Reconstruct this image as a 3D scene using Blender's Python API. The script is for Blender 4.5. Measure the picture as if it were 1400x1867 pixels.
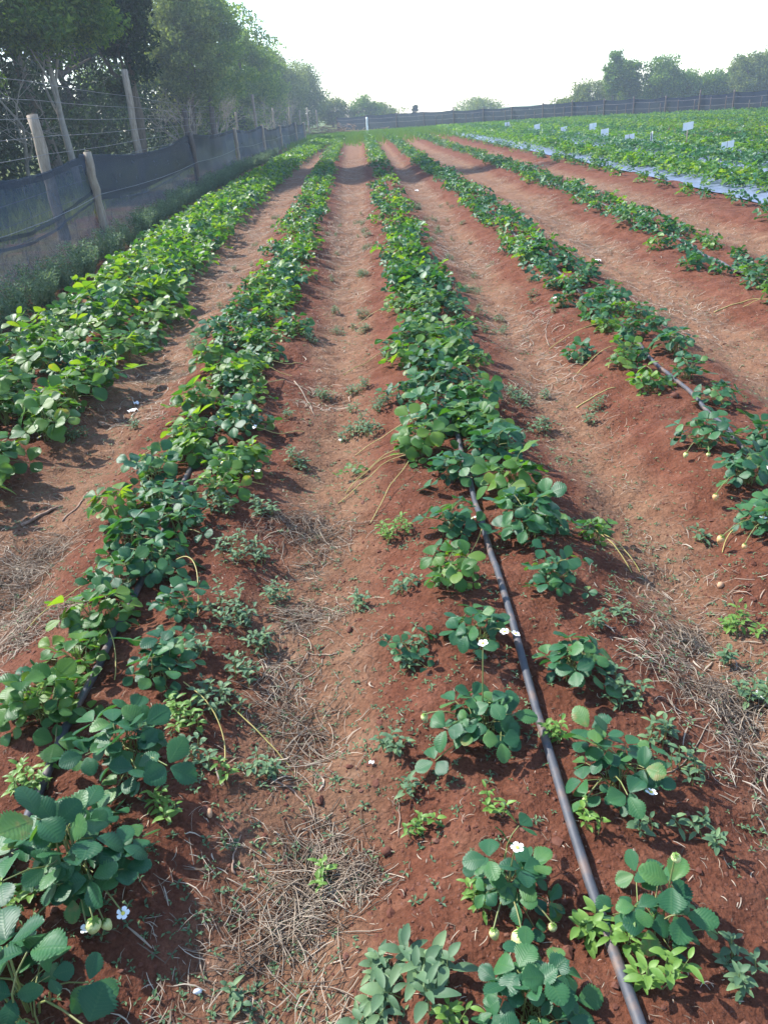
import bpy, math, random
from bisect import bisect
import numpy as np
from mathutils import Matrix, Vector

for o in list(bpy.data.objects):
    bpy.data.objects.remove(o, do_unlink=True)
SC = bpy.context.scene
COL = SC.collection
R = math.radians

# ------------------------------------------------------------------ camera
CAM_H, PITCH, YAW, ROLL = 1.35, R(27.37), R(-0.21), R(4.0)
cam_data = bpy.data.cameras.new('camera')
cam = bpy.data.objects.new('camera', cam_data)
COL.objects.link(cam)
fwd = Vector((math.sin(YAW) * math.cos(PITCH), math.cos(YAW) * math.cos(PITCH), -math.sin(PITCH)))
rgt0 = Vector((math.cos(YAW), -math.sin(YAW), 0))
up0 = rgt0.cross(fwd)
rgt = rgt0 * math.cos(ROLL) - up0 * math.sin(ROLL)
up = rgt0 * math.sin(ROLL) + up0 * math.cos(ROLL)
cam.matrix_world = Matrix(((rgt.x, up.x, -fwd.x, 0), (rgt.y, up.y, -fwd.y, 0), (rgt.z, up.z, -fwd.z, CAM_H), (0, 0, 0, 1)))
cam_data.sensor_fit = 'VERTICAL'
cam_data.sensor_height = 24
cam_data.lens = 1410 / 1867 * 24
cam_data.clip_start = 0.05
cam_data.clip_end = 3000
SC.camera = cam

# ------------------------------------------------------------------ sky and sun
SUN_EL, SUN_AZ = R(45), R(-60)          # azimuth from +Y towards +X: the sun stands ahead on the left
sun_from = Vector((math.sin(SUN_AZ) * math.cos(SUN_EL), math.cos(SUN_AZ) * math.cos(SUN_EL), math.sin(SUN_EL)))
world = bpy.data.worlds.new('World')
SC.world = world
world.use_nodes = True
wn = world.node_tree
wn.nodes.clear()
sky = wn.nodes.new('ShaderNodeTexSky')
sky.sky_type = 'NISHITA'
sky.sun_disc = False
sky.sun_elevation = SUN_EL
sky.sun_rotation = SUN_AZ
sky.altitude = 0
sky.air_density = 1.0
sky.dust_density = 0.5
sky.ozone_density = 2.0
bg = wn.nodes.new('ShaderNodeBackground')
bg.inputs['Strength'].default_value = 0.15
wo = wn.nodes.new('ShaderNodeOutputWorld')
wn.links.new(sky.outputs[0], bg.inputs[0])
wn.links.new(bg.outputs[0], wo.inputs[0])
sd = bpy.data.lights.new('sun', 'SUN')
sd.energy = 3.4
sd.angle = R(0.6)
sd.color = (1.0, 0.965, 0.90)
sun = bpy.data.objects.new('sun', sd)
COL.objects.link(sun)
sun.rotation_euler = sun_from.to_track_quat('Z', 'Y').to_euler()

SC.view_settings.view_transform = 'Standard'
SC.view_settings.look = 'None'
SC.view_settings.gamma = 1
SC.view_settings.use_curve_mapping = False
SC.view_settings.exposure = 1.55
SC.render.engine = 'CYCLES'
cy = SC.cycles
cy.use_denoising = True
cy.max_bounces = 7
cy.diffuse_bounces = 3
cy.glossy_bounces = 2
cy.transmission_bounces = 4
cy.transparent_max_bounces = 12
cy.volume_bounces = 0
cy.use_adaptive_sampling = True
cy.adaptive_threshold = 0.02
cy.caustics_reflective = False
cy.caustics_refractive = False

# ------------------------------------------------------------------ helpers
def tag(o, label=None, cat=None, group=None, kind=None):
    if label: o['label'] = label
    if cat: o['category'] = cat
    if group: o['group'] = group
    if kind: o['kind'] = kind
    return o

def link(name, data, parent=None, mat4=None):
    o = bpy.data.objects.new(name, data)
    COL.objects.link(o)
    if parent is not None:
        o.parent = parent
    if mat4 is not None:
        o.matrix_basis = mat4
    return o

def empty(name, loc, rz=0.0, s=1.0):
    o = bpy.data.objects.new(name, None)
    o.empty_display_size = 0.05
    COL.objects.link(o)
    o.location = loc
    o.rotation_euler = (0, 0, rz)
    o.scale = (s, s, s)
    return o

class MB:
    """collects vertices and faces of one mesh"""
    def __init__(self):
        self.v = []; self.f = []; self.n = 0; self.m = []
    def add(self, V, F, mi=0):
        V = np.asarray(V, float).reshape(-1, 3)
        self.v.append(V)
        n = self.n
        for f in F:
            self.f.append([int(i) + n for i in f]); self.m.append(mi)
        self.n += len(V)
    def addt(self, V, F, M, mi=0):
        M = np.asarray(M)
        self.add(np.asarray(V) @ M[:3, :3].T + M[:3, 3], F, mi)
    def mesh(self, name, mats, smooth=True):
        me = bpy.data.meshes.new(name)
        V = np.concatenate(self.v) if self.v else np.zeros((0, 3))
        me.from_pydata(V.tolist(), [], self.f)
        for m in (mats if isinstance(mats, (list, tuple)) else [mats]):
            me.materials.append(m)
        if any(self.m):
            me.polygons.foreach_set('material_index', self.m)
        if smooth:
            me.polygons.foreach_set('use_smooth', [True] * len(self.f))
        me.update()
        return me
    def build(self, name, mats, parent=None, smooth=True, mat4=None):
        return link(name, self.mesh(name, mats, smooth), parent, mat4)

def big_mesh(name, V, F, mat, smooth=True):
    """V (n,3) and F (m,k) numpy arrays, fast"""
    V = np.asarray(V, np.float32); F = np.asarray(F, np.int32)
    me = bpy.data.meshes.new(name)
    k = F.shape[1]
    me.vertices.add(len(V)); me.vertices.foreach_set('co', V.ravel())
    me.loops.add(F.size); me.loops.foreach_set('vertex_index', F.ravel())
    me.polygons.add(len(F))
    me.polygons.foreach_set('loop_start', np.arange(0, F.size, k, dtype=np.int32))
    me.polygons.foreach_set('use_smooth', np.full(len(F), smooth))
    me.materials.append(mat)
    me.update(calc_edges=True)
    return me

def tube(path, radii, n=6, cap=True):
    P = np.asarray(path, float); m = len(P)
    radii = np.broadcast_to(np.asarray(radii, float), (m,))
    T = np.gradient(P, axis=0); T /= np.linalg.norm(T, axis=1)[:, None] + 1e-9
    ref = np.array([0, 0, 1.0]) if abs(T[:, 2]).mean() < 0.8 else np.array([1.0, 0, 0])
    V = []; a = np.arange(n) * 2 * math.pi / n
    for i in range(m):
        u = np.cross(ref, T[i]); u /= np.linalg.norm(u) + 1e-9
        w = np.cross(T[i], u)
        V.append(P[i] + radii[i] * (np.cos(a)[:, None] * u + np.sin(a)[:, None] * w))
    V = np.concatenate(V); F = []
    for i in range(m - 1):
        for j in range(n):
            F.append((i * n + j, i * n + (j + 1) % n, (i + 1) * n + (j + 1) % n, (i + 1) * n + j))
    if cap:
        F.append(tuple(range(n))[::-1]); F.append(tuple((m - 1) * n + j for j in range(n)))
    return V, F

def box(x0, x1, y0, y1, z0, z1):
    V = [(x, y, z) for z in (z0, z1) for y in (y0, y1) for x in (x0, x1)]
    return V, [(0, 2, 3, 1), (4, 5, 7, 6), (0, 1, 5, 4), (2, 6, 7, 3), (0, 4, 6, 2), (1, 3, 7, 5)]

_rs = np.random.RandomState(5)
_LAT = _rs.rand(256, 256)
def vnoise(x, y):
    """value noise, vectorised, 0..1"""
    x = np.asarray(x, float); y = np.asarray(y, float)
    xi = np.floor(x).astype(int); yi = np.floor(y).astype(int)
    fx = x - xi; fy = y - yi
    fx = fx * fx * (3 - 2 * fx); fy = fy * fy * (3 - 2 * fy)
    a = _LAT[xi & 255, yi & 255]; b = _LAT[(xi + 1) & 255, yi & 255]
    c = _LAT[xi & 255, (yi + 1) & 255]; d = _LAT[(xi + 1) & 255, (yi + 1) & 255]
    return (a * (1 - fx) + b * fx) * (1 - fy) + (c * (1 - fx) + d * fx) * fy

# ------------------------------------------------------------------ materials
def newmat(name):
    m = bpy.data.materials.new(name); m.use_nodes = True
    nt = m.node_tree; nt.nodes.clear()
    out = nt.nodes.new('ShaderNodeOutputMaterial')
    return m, nt, out

def nd(nt, typ, **kw):
    n = nt.nodes.new(typ)
    for k, v in kw.items():
        if k.startswith('i_'):
            key = k[2:].replace('_', ' ')
            n.inputs[int(key) if key.isdigit() else key].default_value = v
        else:
            setattr(n, k, v)
    return n

def ramp(nt, stops, fac):
    r = nt.nodes.new('ShaderNodeValToRGB')
    e = r.color_ramp.elements
    while len(e) < len(stops): e.new(0.5)
    for el, (p, c) in zip(e, stops):
        el.position = p; el.color = (*c, 1)
    nt.links.new(fac, r.inputs[0])
    return r.outputs[0]

def leaf_mat(name, stops, rough=0.42, trans=0.3, tint=(1.5, 1.35, 0.5), spec=0.5, vein=0.0, per_obj=True):
    """foliage: a colour of its own for each leaf, glossy skin, light shining through"""
    m, nt, out = newmat(name)
    L = nt.links.new
    geo = nd(nt, 'ShaderNodeNewGeometry'); oi = nd(nt, 'ShaderNodeObjectInfo')
    a = nd(nt, 'ShaderNodeMath', operation='MULTIPLY_ADD'); L(oi.outputs['Random'], a.inputs[0]); a.inputs[1].default_value = 1.0 if per_obj else 0.0
    L(geo.outputs['Random Per Island'], a.inputs[2])
    b = nd(nt, 'ShaderNodeMath', operation='FRACT'); L(a.outputs[0], b.inputs[0])
    tc = nd(nt, 'ShaderNodeTexCoord')
    nz = nd(nt, 'ShaderNodeTexNoise', i_Scale=38.0, i_Detail=3.0); L(tc.outputs['Object'], nz.inputs['Vector'])
    c = nd(nt, 'ShaderNodeMath', operation='MULTIPLY_ADD'); L(nz.outputs[0], c.inputs[0]); c.inputs[1].default_value = 0.3; L(b.outputs[0], c.inputs[2])
    d = nd(nt, 'ShaderNodeMath', operation='SUBTRACT'); L(c.outputs[0], d.inputs[0]); d.inputs[1].default_value = 0.18
    colr = ramp(nt, stops, d.outputs[0])
    p = nd(nt, 'ShaderNodeBsdfPrincipled', i_Roughness=rough)
    p.inputs['Specular IOR Level'].default_value = spec
    L(colr, p.inputs['Base Color'])
    tr = nd(nt, 'ShaderNodeBsdfTranslucent')
    mx = nd(nt, 'ShaderNodeMix', data_type='RGBA', blend_type='MULTIPLY'); mx.inputs[0].default_value = 1
    L(colr, mx.inputs[6]); mx.inputs[7].default_value = (*tint, 1)
    L(mx.outputs[2], tr.inputs[0])
    bp = nd(nt, 'ShaderNodeBump', i_Strength=0.35, i_Distance=0.004); L(nz.outputs[0], bp.inputs['Height']); L(bp.outputs[0], p.inputs['Normal'])
    if vein:
        # side veins run from the midrib to the teeth
        at = nd(nt, 'ShaderNodeAttribute', attribute_name='leafuv'); sp = nd(nt, 'ShaderNodeSeparateXYZ'); L(at.outputs['Vector'], sp.inputs[0])
        av = nd(nt, 'ShaderNodeMath', operation='ABSOLUTE'); L(sp.outputs[1], av.inputs[0])
        t1 = nd(nt, 'ShaderNodeMath', operation='MULTIPLY'); L(av.outputs[0], t1.inputs[0]); t1.inputs[1].default_value = -2.2 * 6.2832
        t2 = nd(nt, 'ShaderNodeMath', operation='MULTIPLY_ADD'); L(sp.outputs[0], t2.inputs[0]); t2.inputs[1].default_value = 9 * 6.2832; L(t1.outputs[0], t2.inputs[2])
        cs = nd(nt, 'ShaderNodeMath', operation='COSINE'); L(t2.outputs[0], cs.inputs[0])
        mr_ = nd(nt, 'ShaderNodeMapRange', i_1=0.0, i_2=0.10, i_3=-2.2, i_4=0.0); L(av.outputs[0], mr_.inputs[0])
        hs = nd(nt, 'ShaderNodeMath', operation='ADD'); L(cs.outputs[0], hs.inputs[0]); L(mr_.outputs[0], hs.inputs[1])
        hf = nd(nt, 'ShaderNodeMath', operation='MULTIPLY'); L(hs.outputs[0], hf.inputs[0]); L(sp.outputs[2], hf.inputs[1])
        b3 = nd(nt, 'ShaderNodeBump', i_Strength=vein, i_Distance=0.0016); L(hf.outputs[0], b3.inputs['Height']); L(bp.outputs[0], b3.inputs['Normal']); L(b3.outputs[0], p.inputs['Normal'])
        vm = nd(nt, 'ShaderNodeMapRange', i_1=-0.75, i_2=-1.1, i_3=0.0, i_4=0.18); L(hf.outputs[0], vm.inputs[0])
        mv = nd(nt, 'ShaderNodeMix', data_type='RGBA'); L(vm.outputs[0], mv.inputs[0]); L(colr, mv.inputs[6]); mv.inputs[7].default_value = (0.12, 0.22, 0.07, 1)
        L(mv.outputs[2], p.inputs['Base Color'])
    ms = nd(nt, 'ShaderNodeMixShader', i_0=trans); L(p.outputs[0], ms.inputs[1]); L(tr.outputs[0], ms.inputs[2])
    L(ms.outputs[0], out.inputs[0])
    return m

def plain_mat(name, stops, scale=20.0, rough=0.7, bump=0.3, bdist=0.004, spec=0.3, stretch=(1, 1, 1), per_obj=0.0, metallic=0.0):
    m, nt, out = newmat(name); L = nt.links.new
    tc = nd(nt, 'ShaderNodeTexCoord'); mp = nd(nt, 'ShaderNodeMapping'); mp.inputs['Scale'].default_value = stretch
    L(tc.outputs['Object'], mp.inputs[0])
    nz = nd(nt, 'ShaderNodeTexNoise', i_Scale=scale, i_Detail=5.0, i_Roughness=0.65); L(mp.outputs[0], nz.inputs['Vector'])
    fac = nz.outputs[0]
    geo = nd(nt, 'ShaderNodeNewGeometry')
    a = nd(nt, 'ShaderNodeMath', operation='SUBTRACT'); L(geo.outputs['Random Per Island'], a.inputs[0]); a.inputs[1].default_value = 0.5
    b = nd(nt, 'ShaderNodeMath', operation='MULTIPLY_ADD'); L(a.outputs[0], b.inputs[0]); b.inputs[1].default_value = per_obj; L(fac, b.inputs[2])
    colr = ramp(nt, stops, b.outputs[0])
    p = nd(nt, 'ShaderNodeBsdfPrincipled', i_Roughness=rough, i_Metallic=metallic)
    p.inputs['Specular IOR Level'].default_value = spec
    L(colr, p.inputs['Base Color'])
    bp = nd(nt, 'ShaderNodeBump', i_Strength=bump, i_Distance=bdist); L(fac, bp.inputs['Height']); L(bp.outputs[0], p.inputs['Normal'])
    L(p.outputs[0], out.inputs[0])
    return m

def soil_mat():
    m, nt, out = newmat('red_soil'); L = nt.links.new
    tc = nd(nt, 'ShaderNodeTexCoord')
    def noise(s, det=6.0, ro=0.6):
        n = nd(nt, 'ShaderNodeTexNoise', i_Scale=s, i_Detail=det, i_Roughness=ro); L(tc.outputs['Object'], n.inputs['Vector']); return n.outputs[0]
    big, mid, fine = noise(1.3, 4.0), noise(9.0), noise(70.0, 5.0, 0.7)
    red = ramp(nt, [(0.25, (0.084, 0.029, 0.016)), (0.5, (0.132, 0.048, 0.027)), (0.75, (0.182, 0.076, 0.046))], mid)
    dust = ramp(nt, [(0.25, (0.148, 0.068, 0.038)), (0.6, (0.205, 0.113, 0.067)), (0.8, (0.28, 0.185, 0.12))], mid)
    at = nd(nt, 'ShaderNodeAttribute', attribute_name='dust')
    f = nd(nt, 'ShaderNodeMath', operation='MULTIPLY_ADD'); L(big, f.inputs[0]); f.inputs[1].default_value = 1.6; L(at.outputs['Fac'], f.inputs[2])
    g = nd(nt, 'ShaderNodeMapRange', i_1=0.9, i_2=1.75); L(f.outputs[0], g.inputs[0])
    mx = nd(nt, 'ShaderNodeMix', data_type='RGBA'); L(g.outputs[0], mx.inputs[0]); L(red, mx.inputs[6]); L(dust, mx.inputs[7])
    # meadow beyond the beds
    gr = ramp(nt, [(0.3, (0.05, 0.085, 0.018)), (0.55, (0.11, 0.14, 0.035)), (0.75, (0.2, 0.17, 0.06))], mid)
    ag = nd(nt, 'ShaderNodeAttribute', attribute_name='meadow')
    mg = nd(nt, 'ShaderNodeMix', data_type='RGBA'); L(ag.outputs['Fac'], mg.inputs[0]); L(mx.outputs[2], mg.inputs[6]); L(gr, mg.inputs[7])
    # pale grit
    vo = nd(nt, 'ShaderNodeTexVoronoi', i_Scale=55.0); L(tc.outputs['Object'], vo.inputs['Vector'])
    gt = nd(nt, 'ShaderNodeMapRange', i_1=0.12, i_2=0.07); L(vo.outputs['Distance'], gt.inputs[0])
    sel = nd(nt, 'ShaderNodeMath', operation='GREATER_THAN'); sel.inputs[1].default_value = 0.93
    sx = nd(nt, 'ShaderNodeSeparateColor'); L(vo.outputs['Color'], sx.inputs[0]); L(sx.outputs[0], sel.inputs[0])
    gm = nd(nt, 'ShaderNodeMath', operation='MULTIPLY'); L(gt.outputs[0], gm.inputs[0]); L(sel.outputs[0], gm.inputs[1])
    mz = nd(nt, 'ShaderNodeMix', data_type='RGBA'); L(gm.outputs[0], mz.inputs[0]); L(mg.outputs[2], mz.inputs[6]); mz.inputs[7].default_value = (0.36, 0.24, 0.17, 1)
    crumb = nd(nt, 'ShaderNodeMapRange', i_1=0.3, i_2=0.7, i_3=0.62, i_4=1.3); L(fine, crumb.inputs[0])
    # foreground light falloff painted into the soil colour, darker in the nearest stretch
    sy = nd(nt, 'ShaderNodeSeparateXYZ'); L(tc.outputs['Object'], sy.inputs[0])
    vignette = nd(nt, 'ShaderNodeMapRange', i_1=1.0, i_2=4.5, i_3=0.85, i_4=1.0); L(sy.outputs[1], vignette.inputs[0])
    cm = nd(nt, 'ShaderNodeMath', operation='MULTIPLY'); L(crumb.outputs[0], cm.inputs[0]); L(vignette.outputs[0], cm.inputs[1])
    mc = nd(nt, 'ShaderNodeMix', data_type='RGBA', blend_type='MULTIPLY'); mc.inputs[0].default_value = 1; L(mz.outputs[2], mc.inputs[6]); L(cm.outputs[0], mc.inputs[7])
    p = nd(nt, 'ShaderNodeBsdfPrincipled', i_Roughness=0.95); p.inputs['Specular IOR Level'].default_value = 0.12
    L(mc.outputs[2], p.inputs['Base Color'])
    vc = nd(nt, 'ShaderNodeTexVoronoi', i_Scale=26.0); L(tc.outputs['Object'], vc.inputs['Vector']); vc.inputs['Randomness'].default_value = 1.0
    b0 = nd(nt, 'ShaderNodeBump', i_Strength=0.45, i_Distance=0.012, invert=True); L(vc.outputs['Distance'], b0.inputs['Height'])
    v2 = nd(nt, 'ShaderNodeTexVoronoi', i_Scale=90.0); L(tc.outputs['Object'], v2.inputs['Vector'])
    b9 = nd(nt, 'ShaderNodeBump', i_Strength=0.6, i_Distance=0.005, invert=True); L(v2.outputs['Distance'], b9.inputs['Height']); L(b0.outputs[0], b9.inputs['Normal'])
    b1 = nd(nt, 'ShaderNodeBump', i_Strength=0.8, i_Distance=0.03); L(mid, b1.inputs['Height']); L(b9.outputs[0], b1.inputs['Normal'])
    b2 = nd(nt, 'ShaderNodeBump', i_Strength=1.0, i_Distance=0.008); L(fine, b2.inputs['Height']); L(b1.outputs[0], b2.inputs['Normal'])
    L(b2.outputs[0], p.inputs['Normal'])
    L(p.outputs[0], out.inputs[0])
    return m

def net_mat(name, clear):
    m, nt, out = newmat(name); L = nt.links.new
    tc = nd(nt, 'ShaderNodeTexCoord')
    nz = nd(nt, 'ShaderNodeTexNoise', i_Scale=2.0, i_Detail=4.0); mp = nd(nt, 'ShaderNodeMapping'); mp.inputs['Scale'].default_value = (1, 1, 3)
    L(tc.outputs['Object'], mp.inputs[0]); L(mp.outputs[0], nz.inputs['Vector'])
    mr = nd(nt, 'ShaderNodeMapRange', i_1=0.3, i_2=0.7, i_3=clear - 0.07, i_4=clear + 0.07); L(nz.outputs[0], mr.inputs[0])
    p = nd(nt, 'ShaderNodeBsdfPrincipled', i_Roughness=0.6); p.inputs['Base Color'].default_value = (0.014, 0.025, 0.045, 1)
    p.inputs['Specular IOR Level'].default_value = 0.3
    tl = nd(nt, 'ShaderNodeBsdfTranslucent'); tl.inputs[0].default_value = (0.02, 0.036, 0.072, 1)
    m1 = nd(nt, 'ShaderNodeMixShader', i_0=0.35); L(p.outputs[0], m1.inputs[1]); L(tl.outputs[0], m1.inputs[2])
    tp = nd(nt, 'ShaderNodeBsdfTransparent')
    m2 = nd(nt, 'ShaderNodeMixShader'); L(mr.outputs[0], m2.inputs[0]); L(m1.outputs[0], m2.inputs[1]); L(tp.outputs[0], m2.inputs[2])
    L(m2.outputs[0], out.inputs[0])
    return m

M = {}
M['soil'] = soil_mat()
M['berry_leaf'] = leaf_mat('strawberry_leaf', [(0.0, (0.020, 0.086, 0.040)), (0.5, (0.032, 0.118, 0.048)), (0.85, (0.055, 0.155, 0.048)), (0.97, (0.09, 0.19, 0.05)), (1.0, (0.18, 0.18, 0.06))], 0.45, 0.32, (1.7, 1.6, 0.5), 0.36, 0.14)
M['berry_leaf_lush'] = leaf_mat('lush_strawberry_leaf', [(0.0, (0.034, 0.115, 0.028)), (0.5, (0.068, 0.172, 0.034)), (0.97, (0.15, 0.25, 0.042)), (1.0, (0.24, 0.23, 0.06))], 0.43, 0.45, (1.95, 1.75, 0.40), 0.36, 0.14)
M['petiole'] = plain_mat('petiole', [(0.3, (0.13, 0.19, 0.05)), (0.7, (0.22, 0.2, 0.08))], 30, 0.5)
M['runner'] = plain_mat('runner_stem', [(0.3, (0.33, 0.30, 0.08)), (0.7, (0.45, 0.34, 0.13))], 30, 0.5)
M['petal'] = plain_mat('white_petal', [(0.3, (0.78, 0.78, 0.74)), (0.7, (0.85, 0.85, 0.82))], 30, 0.6)
M['flower_eye'] = plain_mat('yellow_flower_eye', [(0.3, (0.6, 0.5, 0.07)), (0.7, (0.7, 0.62, 0.15))], 120, 0.7)
M['berry'] = plain_mat('unripe_berry', [(0.3, (0.42, 0.48, 0.16)), (0.7, (0.62, 0.62, 0.30))], 260, 0.4, 0.6, 0.002)
M['ripe'] = plain_mat('ripening_berry', [(0.3, (0.55, 0.30, 0.12)), (0.7, (0.62, 0.42, 0.2))], 260, 0.4, 0.6, 0.002)
M['weed_leaf'] = leaf_mat('weed_leaf', [(0.0, (0.062, 0.125, 0.062)), (0.6, (0.10, 0.175, 0.085)), (1.0, (0.15, 0.235, 0.10))], 0.55, 0.25, (1.3, 1.3, 0.6), 0.3)
M['bright_leaf'] = leaf_mat('bright_weed_leaf', [(0.0, (0.09, 0.19, 0.03)), (1.0, (0.16, 0.28, 0.05))], 0.5, 0.3, (1.3, 1.3, 0.6), 0.4)
M['brown_leaf'] = leaf_mat('withered_leaf', [(0.0, (0.14, 0.10, 0.05)), (1.0, (0.22, 0.13, 0.07))], 0.6, 0.2)
M['straw'] = plain_mat('straw', [(0.2, (0.10, 0.068, 0.046)), (0.5, (0.22, 0.165, 0.118)), (0.85, (0.38, 0.31, 0.23))], 6, 0.85, 0.2, per_obj=0.8)
M['twig'] = plain_mat('twig', [(0.3, (0.17, 0.10, 0.07)), (0.7, (0.34, 0.24, 0.17))], 40, 0.9)
M['clod'] = plain_mat('soil_clod', [(0.2, (0.075, 0.029, 0.019)), (0.5, (0.115, 0.047, 0.032)), (0.85, (0.17, 0.085, 0.06))], 30, 0.95, 0.6, 0.004, 0.1, per_obj=0.4)
M['stone'] = plain_mat('tan_stone', [(0.3, (0.36, 0.20, 0.11)), (0.7, (0.45, 0.28, 0.17))], 40, 0.8)
M['pipe'] = plain_mat('black_pipe', [(0.3, (0.030, 0.033, 0.042)), (0.5, (0.055, 0.058, 0.068)), (0.64, (0.15, 0.095, 0.07))], 9, 0.62, 0.15, 0.002, 0.5)
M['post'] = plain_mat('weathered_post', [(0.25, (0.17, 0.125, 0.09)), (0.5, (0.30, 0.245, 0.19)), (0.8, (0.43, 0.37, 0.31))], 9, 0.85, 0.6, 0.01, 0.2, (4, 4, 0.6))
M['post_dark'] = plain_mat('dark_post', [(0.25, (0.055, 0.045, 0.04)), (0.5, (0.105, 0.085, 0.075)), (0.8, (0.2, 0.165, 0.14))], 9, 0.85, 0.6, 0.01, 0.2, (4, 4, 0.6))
M['wire'] = plain_mat('fence_wire', [(0.3, (0.13, 0.13, 0.14)), (0.7, (0.22, 0.22, 0.23))], 20, 0.5, 0.1, metallic=0.3)
M['net1'] = net_mat('shade_net', 0.26)
M['net2'] = net_mat('shade_net_doubled', 0.14)
M['net3'] = net_mat('shade_net_far', 0.075)
M['plastic'] = plain_mat('silver_plastic', [(0.3, (0.10, 0.125, 0.19)), (0.7, (0.16, 0.195, 0.28))], 5, 0.42, 0.5, 0.03, 0.45)
M['card'] = plain_mat('white_card', [(0.3, (0.74, 0.76, 0.78)), (0.7, (0.84, 0.85, 0.86))], 5, 0.5)
M['bark_pale'] = plain_mat('pale_bark', [(0.3, (0.20, 0.175, 0.15)), (0.7, (0.36, 0.325, 0.28))], 8, 0.9, 0.6, 0.02, 0.2, (3, 3, 0.7))
M['bark'] = plain_mat('bark', [(0.3, (0.07, 0.055, 0.042)), (0.7, (0.17, 0.14, 0.11))], 8, 0.9, 0.6, 0.02, 0.2, (3, 3, 0.7))
M['herb'] = leaf_mat('herb_leaf', [(0.0, (0.085, 0.15, 0.10)), (0.6, (0.125, 0.2, 0.13)), (1.0, (0.18, 0.25, 0.15))], 0.6, 0.35, (1.3, 1.2, 0.7), 0.15)
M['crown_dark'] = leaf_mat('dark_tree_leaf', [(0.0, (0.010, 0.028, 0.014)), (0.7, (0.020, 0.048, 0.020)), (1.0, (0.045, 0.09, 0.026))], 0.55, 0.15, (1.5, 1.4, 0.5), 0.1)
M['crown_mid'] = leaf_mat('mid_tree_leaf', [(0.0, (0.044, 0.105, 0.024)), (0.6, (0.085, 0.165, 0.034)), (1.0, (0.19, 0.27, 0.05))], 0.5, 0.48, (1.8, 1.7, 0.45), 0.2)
M['crown_olive'] = leaf_mat('olive_tree_leaf', [(0.0, (0.075, 0.115, 0.045)), (0.6, (0.14, 0.19, 0.07)), (1.0, (0.23, 0.28, 0.10))], 0.6, 0.48, (1.6, 1.5, 0.6), 0.12)
M['crown_light'] = leaf_mat('light_tree_leaf', [(0.0, (0.075, 0.15, 0.042)), (0.6, (0.135, 0.22, 0.06)), (1.0, (0.24, 0.32, 0.08))], 0.55, 0.52, (1.7, 1.6, 0.5), 0.12)
M['scrap'] = plain_mat('white_scrap', [(0.3, (0.7, 0.7, 0.68)), (0.7, (0.82, 0.82, 0.8))], 60, 0.5)
M['cyan'] = plain_mat('cyan_tape', [(0.3, (0.05, 0.42, 0.38)), (0.7, (0.08, 0.5, 0.46))], 60, 0.4)

# ------------------------------------------------------------------ ground
ROWS = {  # bed centre lines: (distance, offset)
    1: [(0, -2.02), (4, -2.08), (7, -2.18), (13, -2.42), (22, -2.5), (43, -2.25), (60, -2.2)],
    2: [(0, -.84), (3, -.82), (6.8, -.83), (11, -.88), (21, -1.0), (44, -1.23), (60, -1.3)],
    3: [(0, .34), (3, .36), (6.4, .39), (12, .42), (24, .44), (60, .46)],
    4: [(0, 1.42), (3, 1.48), (5, 1.58), (7, 1.62), (13.6, 1.75), (21.6, 1.66), (60, 1.6)],
    5: [(0, 2.85), (6, 3.0), (8.7, 3.12), (13.3, 3.36), (22, 3.39), (35, 3.2), (60, 3.05)],
    6: [(0, 4.4), (9.7, 4.7), (14, 4.86), (22.5, 4.86), (32, 4.7), (60, 4.5)],
}
for k in range(7, 19):
    ROWS[k] = [(0, 5.85 + (k - 7) * 1.5), (60, 5.65 + (k - 7) * 1.5)]
def row_x(k, y):
    p = ROWS[k]
    return np.interp(y, [a for a, b in p], [b for a, b in p])
def fence_y(x):                       # the far net fence runs aslant across the end of the field
    return 80.5 - 1.36 * x
ROW_END = {1: 56, 2: 58, 3: 58, 4: 58, 5: 60, 6: 60}
DEPTH = 0.105

def ground_z(x, y, detail=True):
    x = np.asarray(x, float); y = np.asarray(y, float)
    cs = np.stack([row_x(k, y) for k in range(1, 19)])
    d = np.min(np.abs(x[None] - cs), axis=0)
    half = np.full_like(d, 0.62); half = np.where(x > 2.2, 0.75, half)
    u = np.clip(d / half, 0, 1)
    prof = -DEPTH * (0.5 - 0.5 * np.cos(math.pi * np.clip((u - 0.22) / 0.78, 0, 1)))
    prof = np.where(x < -2.7, np.maximum(prof, -0.12), prof)
    prof = np.where(x < -2.9, -0.11, prof)
    fade = np.clip((y - 57) / 5, 0, 1)
    z = prof * (1 - fade) - 0.1 * fade
    z = np.where((x > 23.5) | (x < -6), -0.1, z)
    if detail:
        near = np.clip(1.3 - y / 30, 0.15, 1)
        z = z + (vnoise(x * 1.7, y * 1.7) - .5) * .05 + near * ((vnoise(x * 3.1 + 9, y * 2.6) - .5) * .03 + (vnoise(x * 5.3 + 9, y * 5.3) - .5) * .04 + (vnoise(x * 14 + 3, y * 14) - .5) * .02 + np.abs(vnoise(x * 33 + 3, y * 33) - .5) * .010)
    return z

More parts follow.
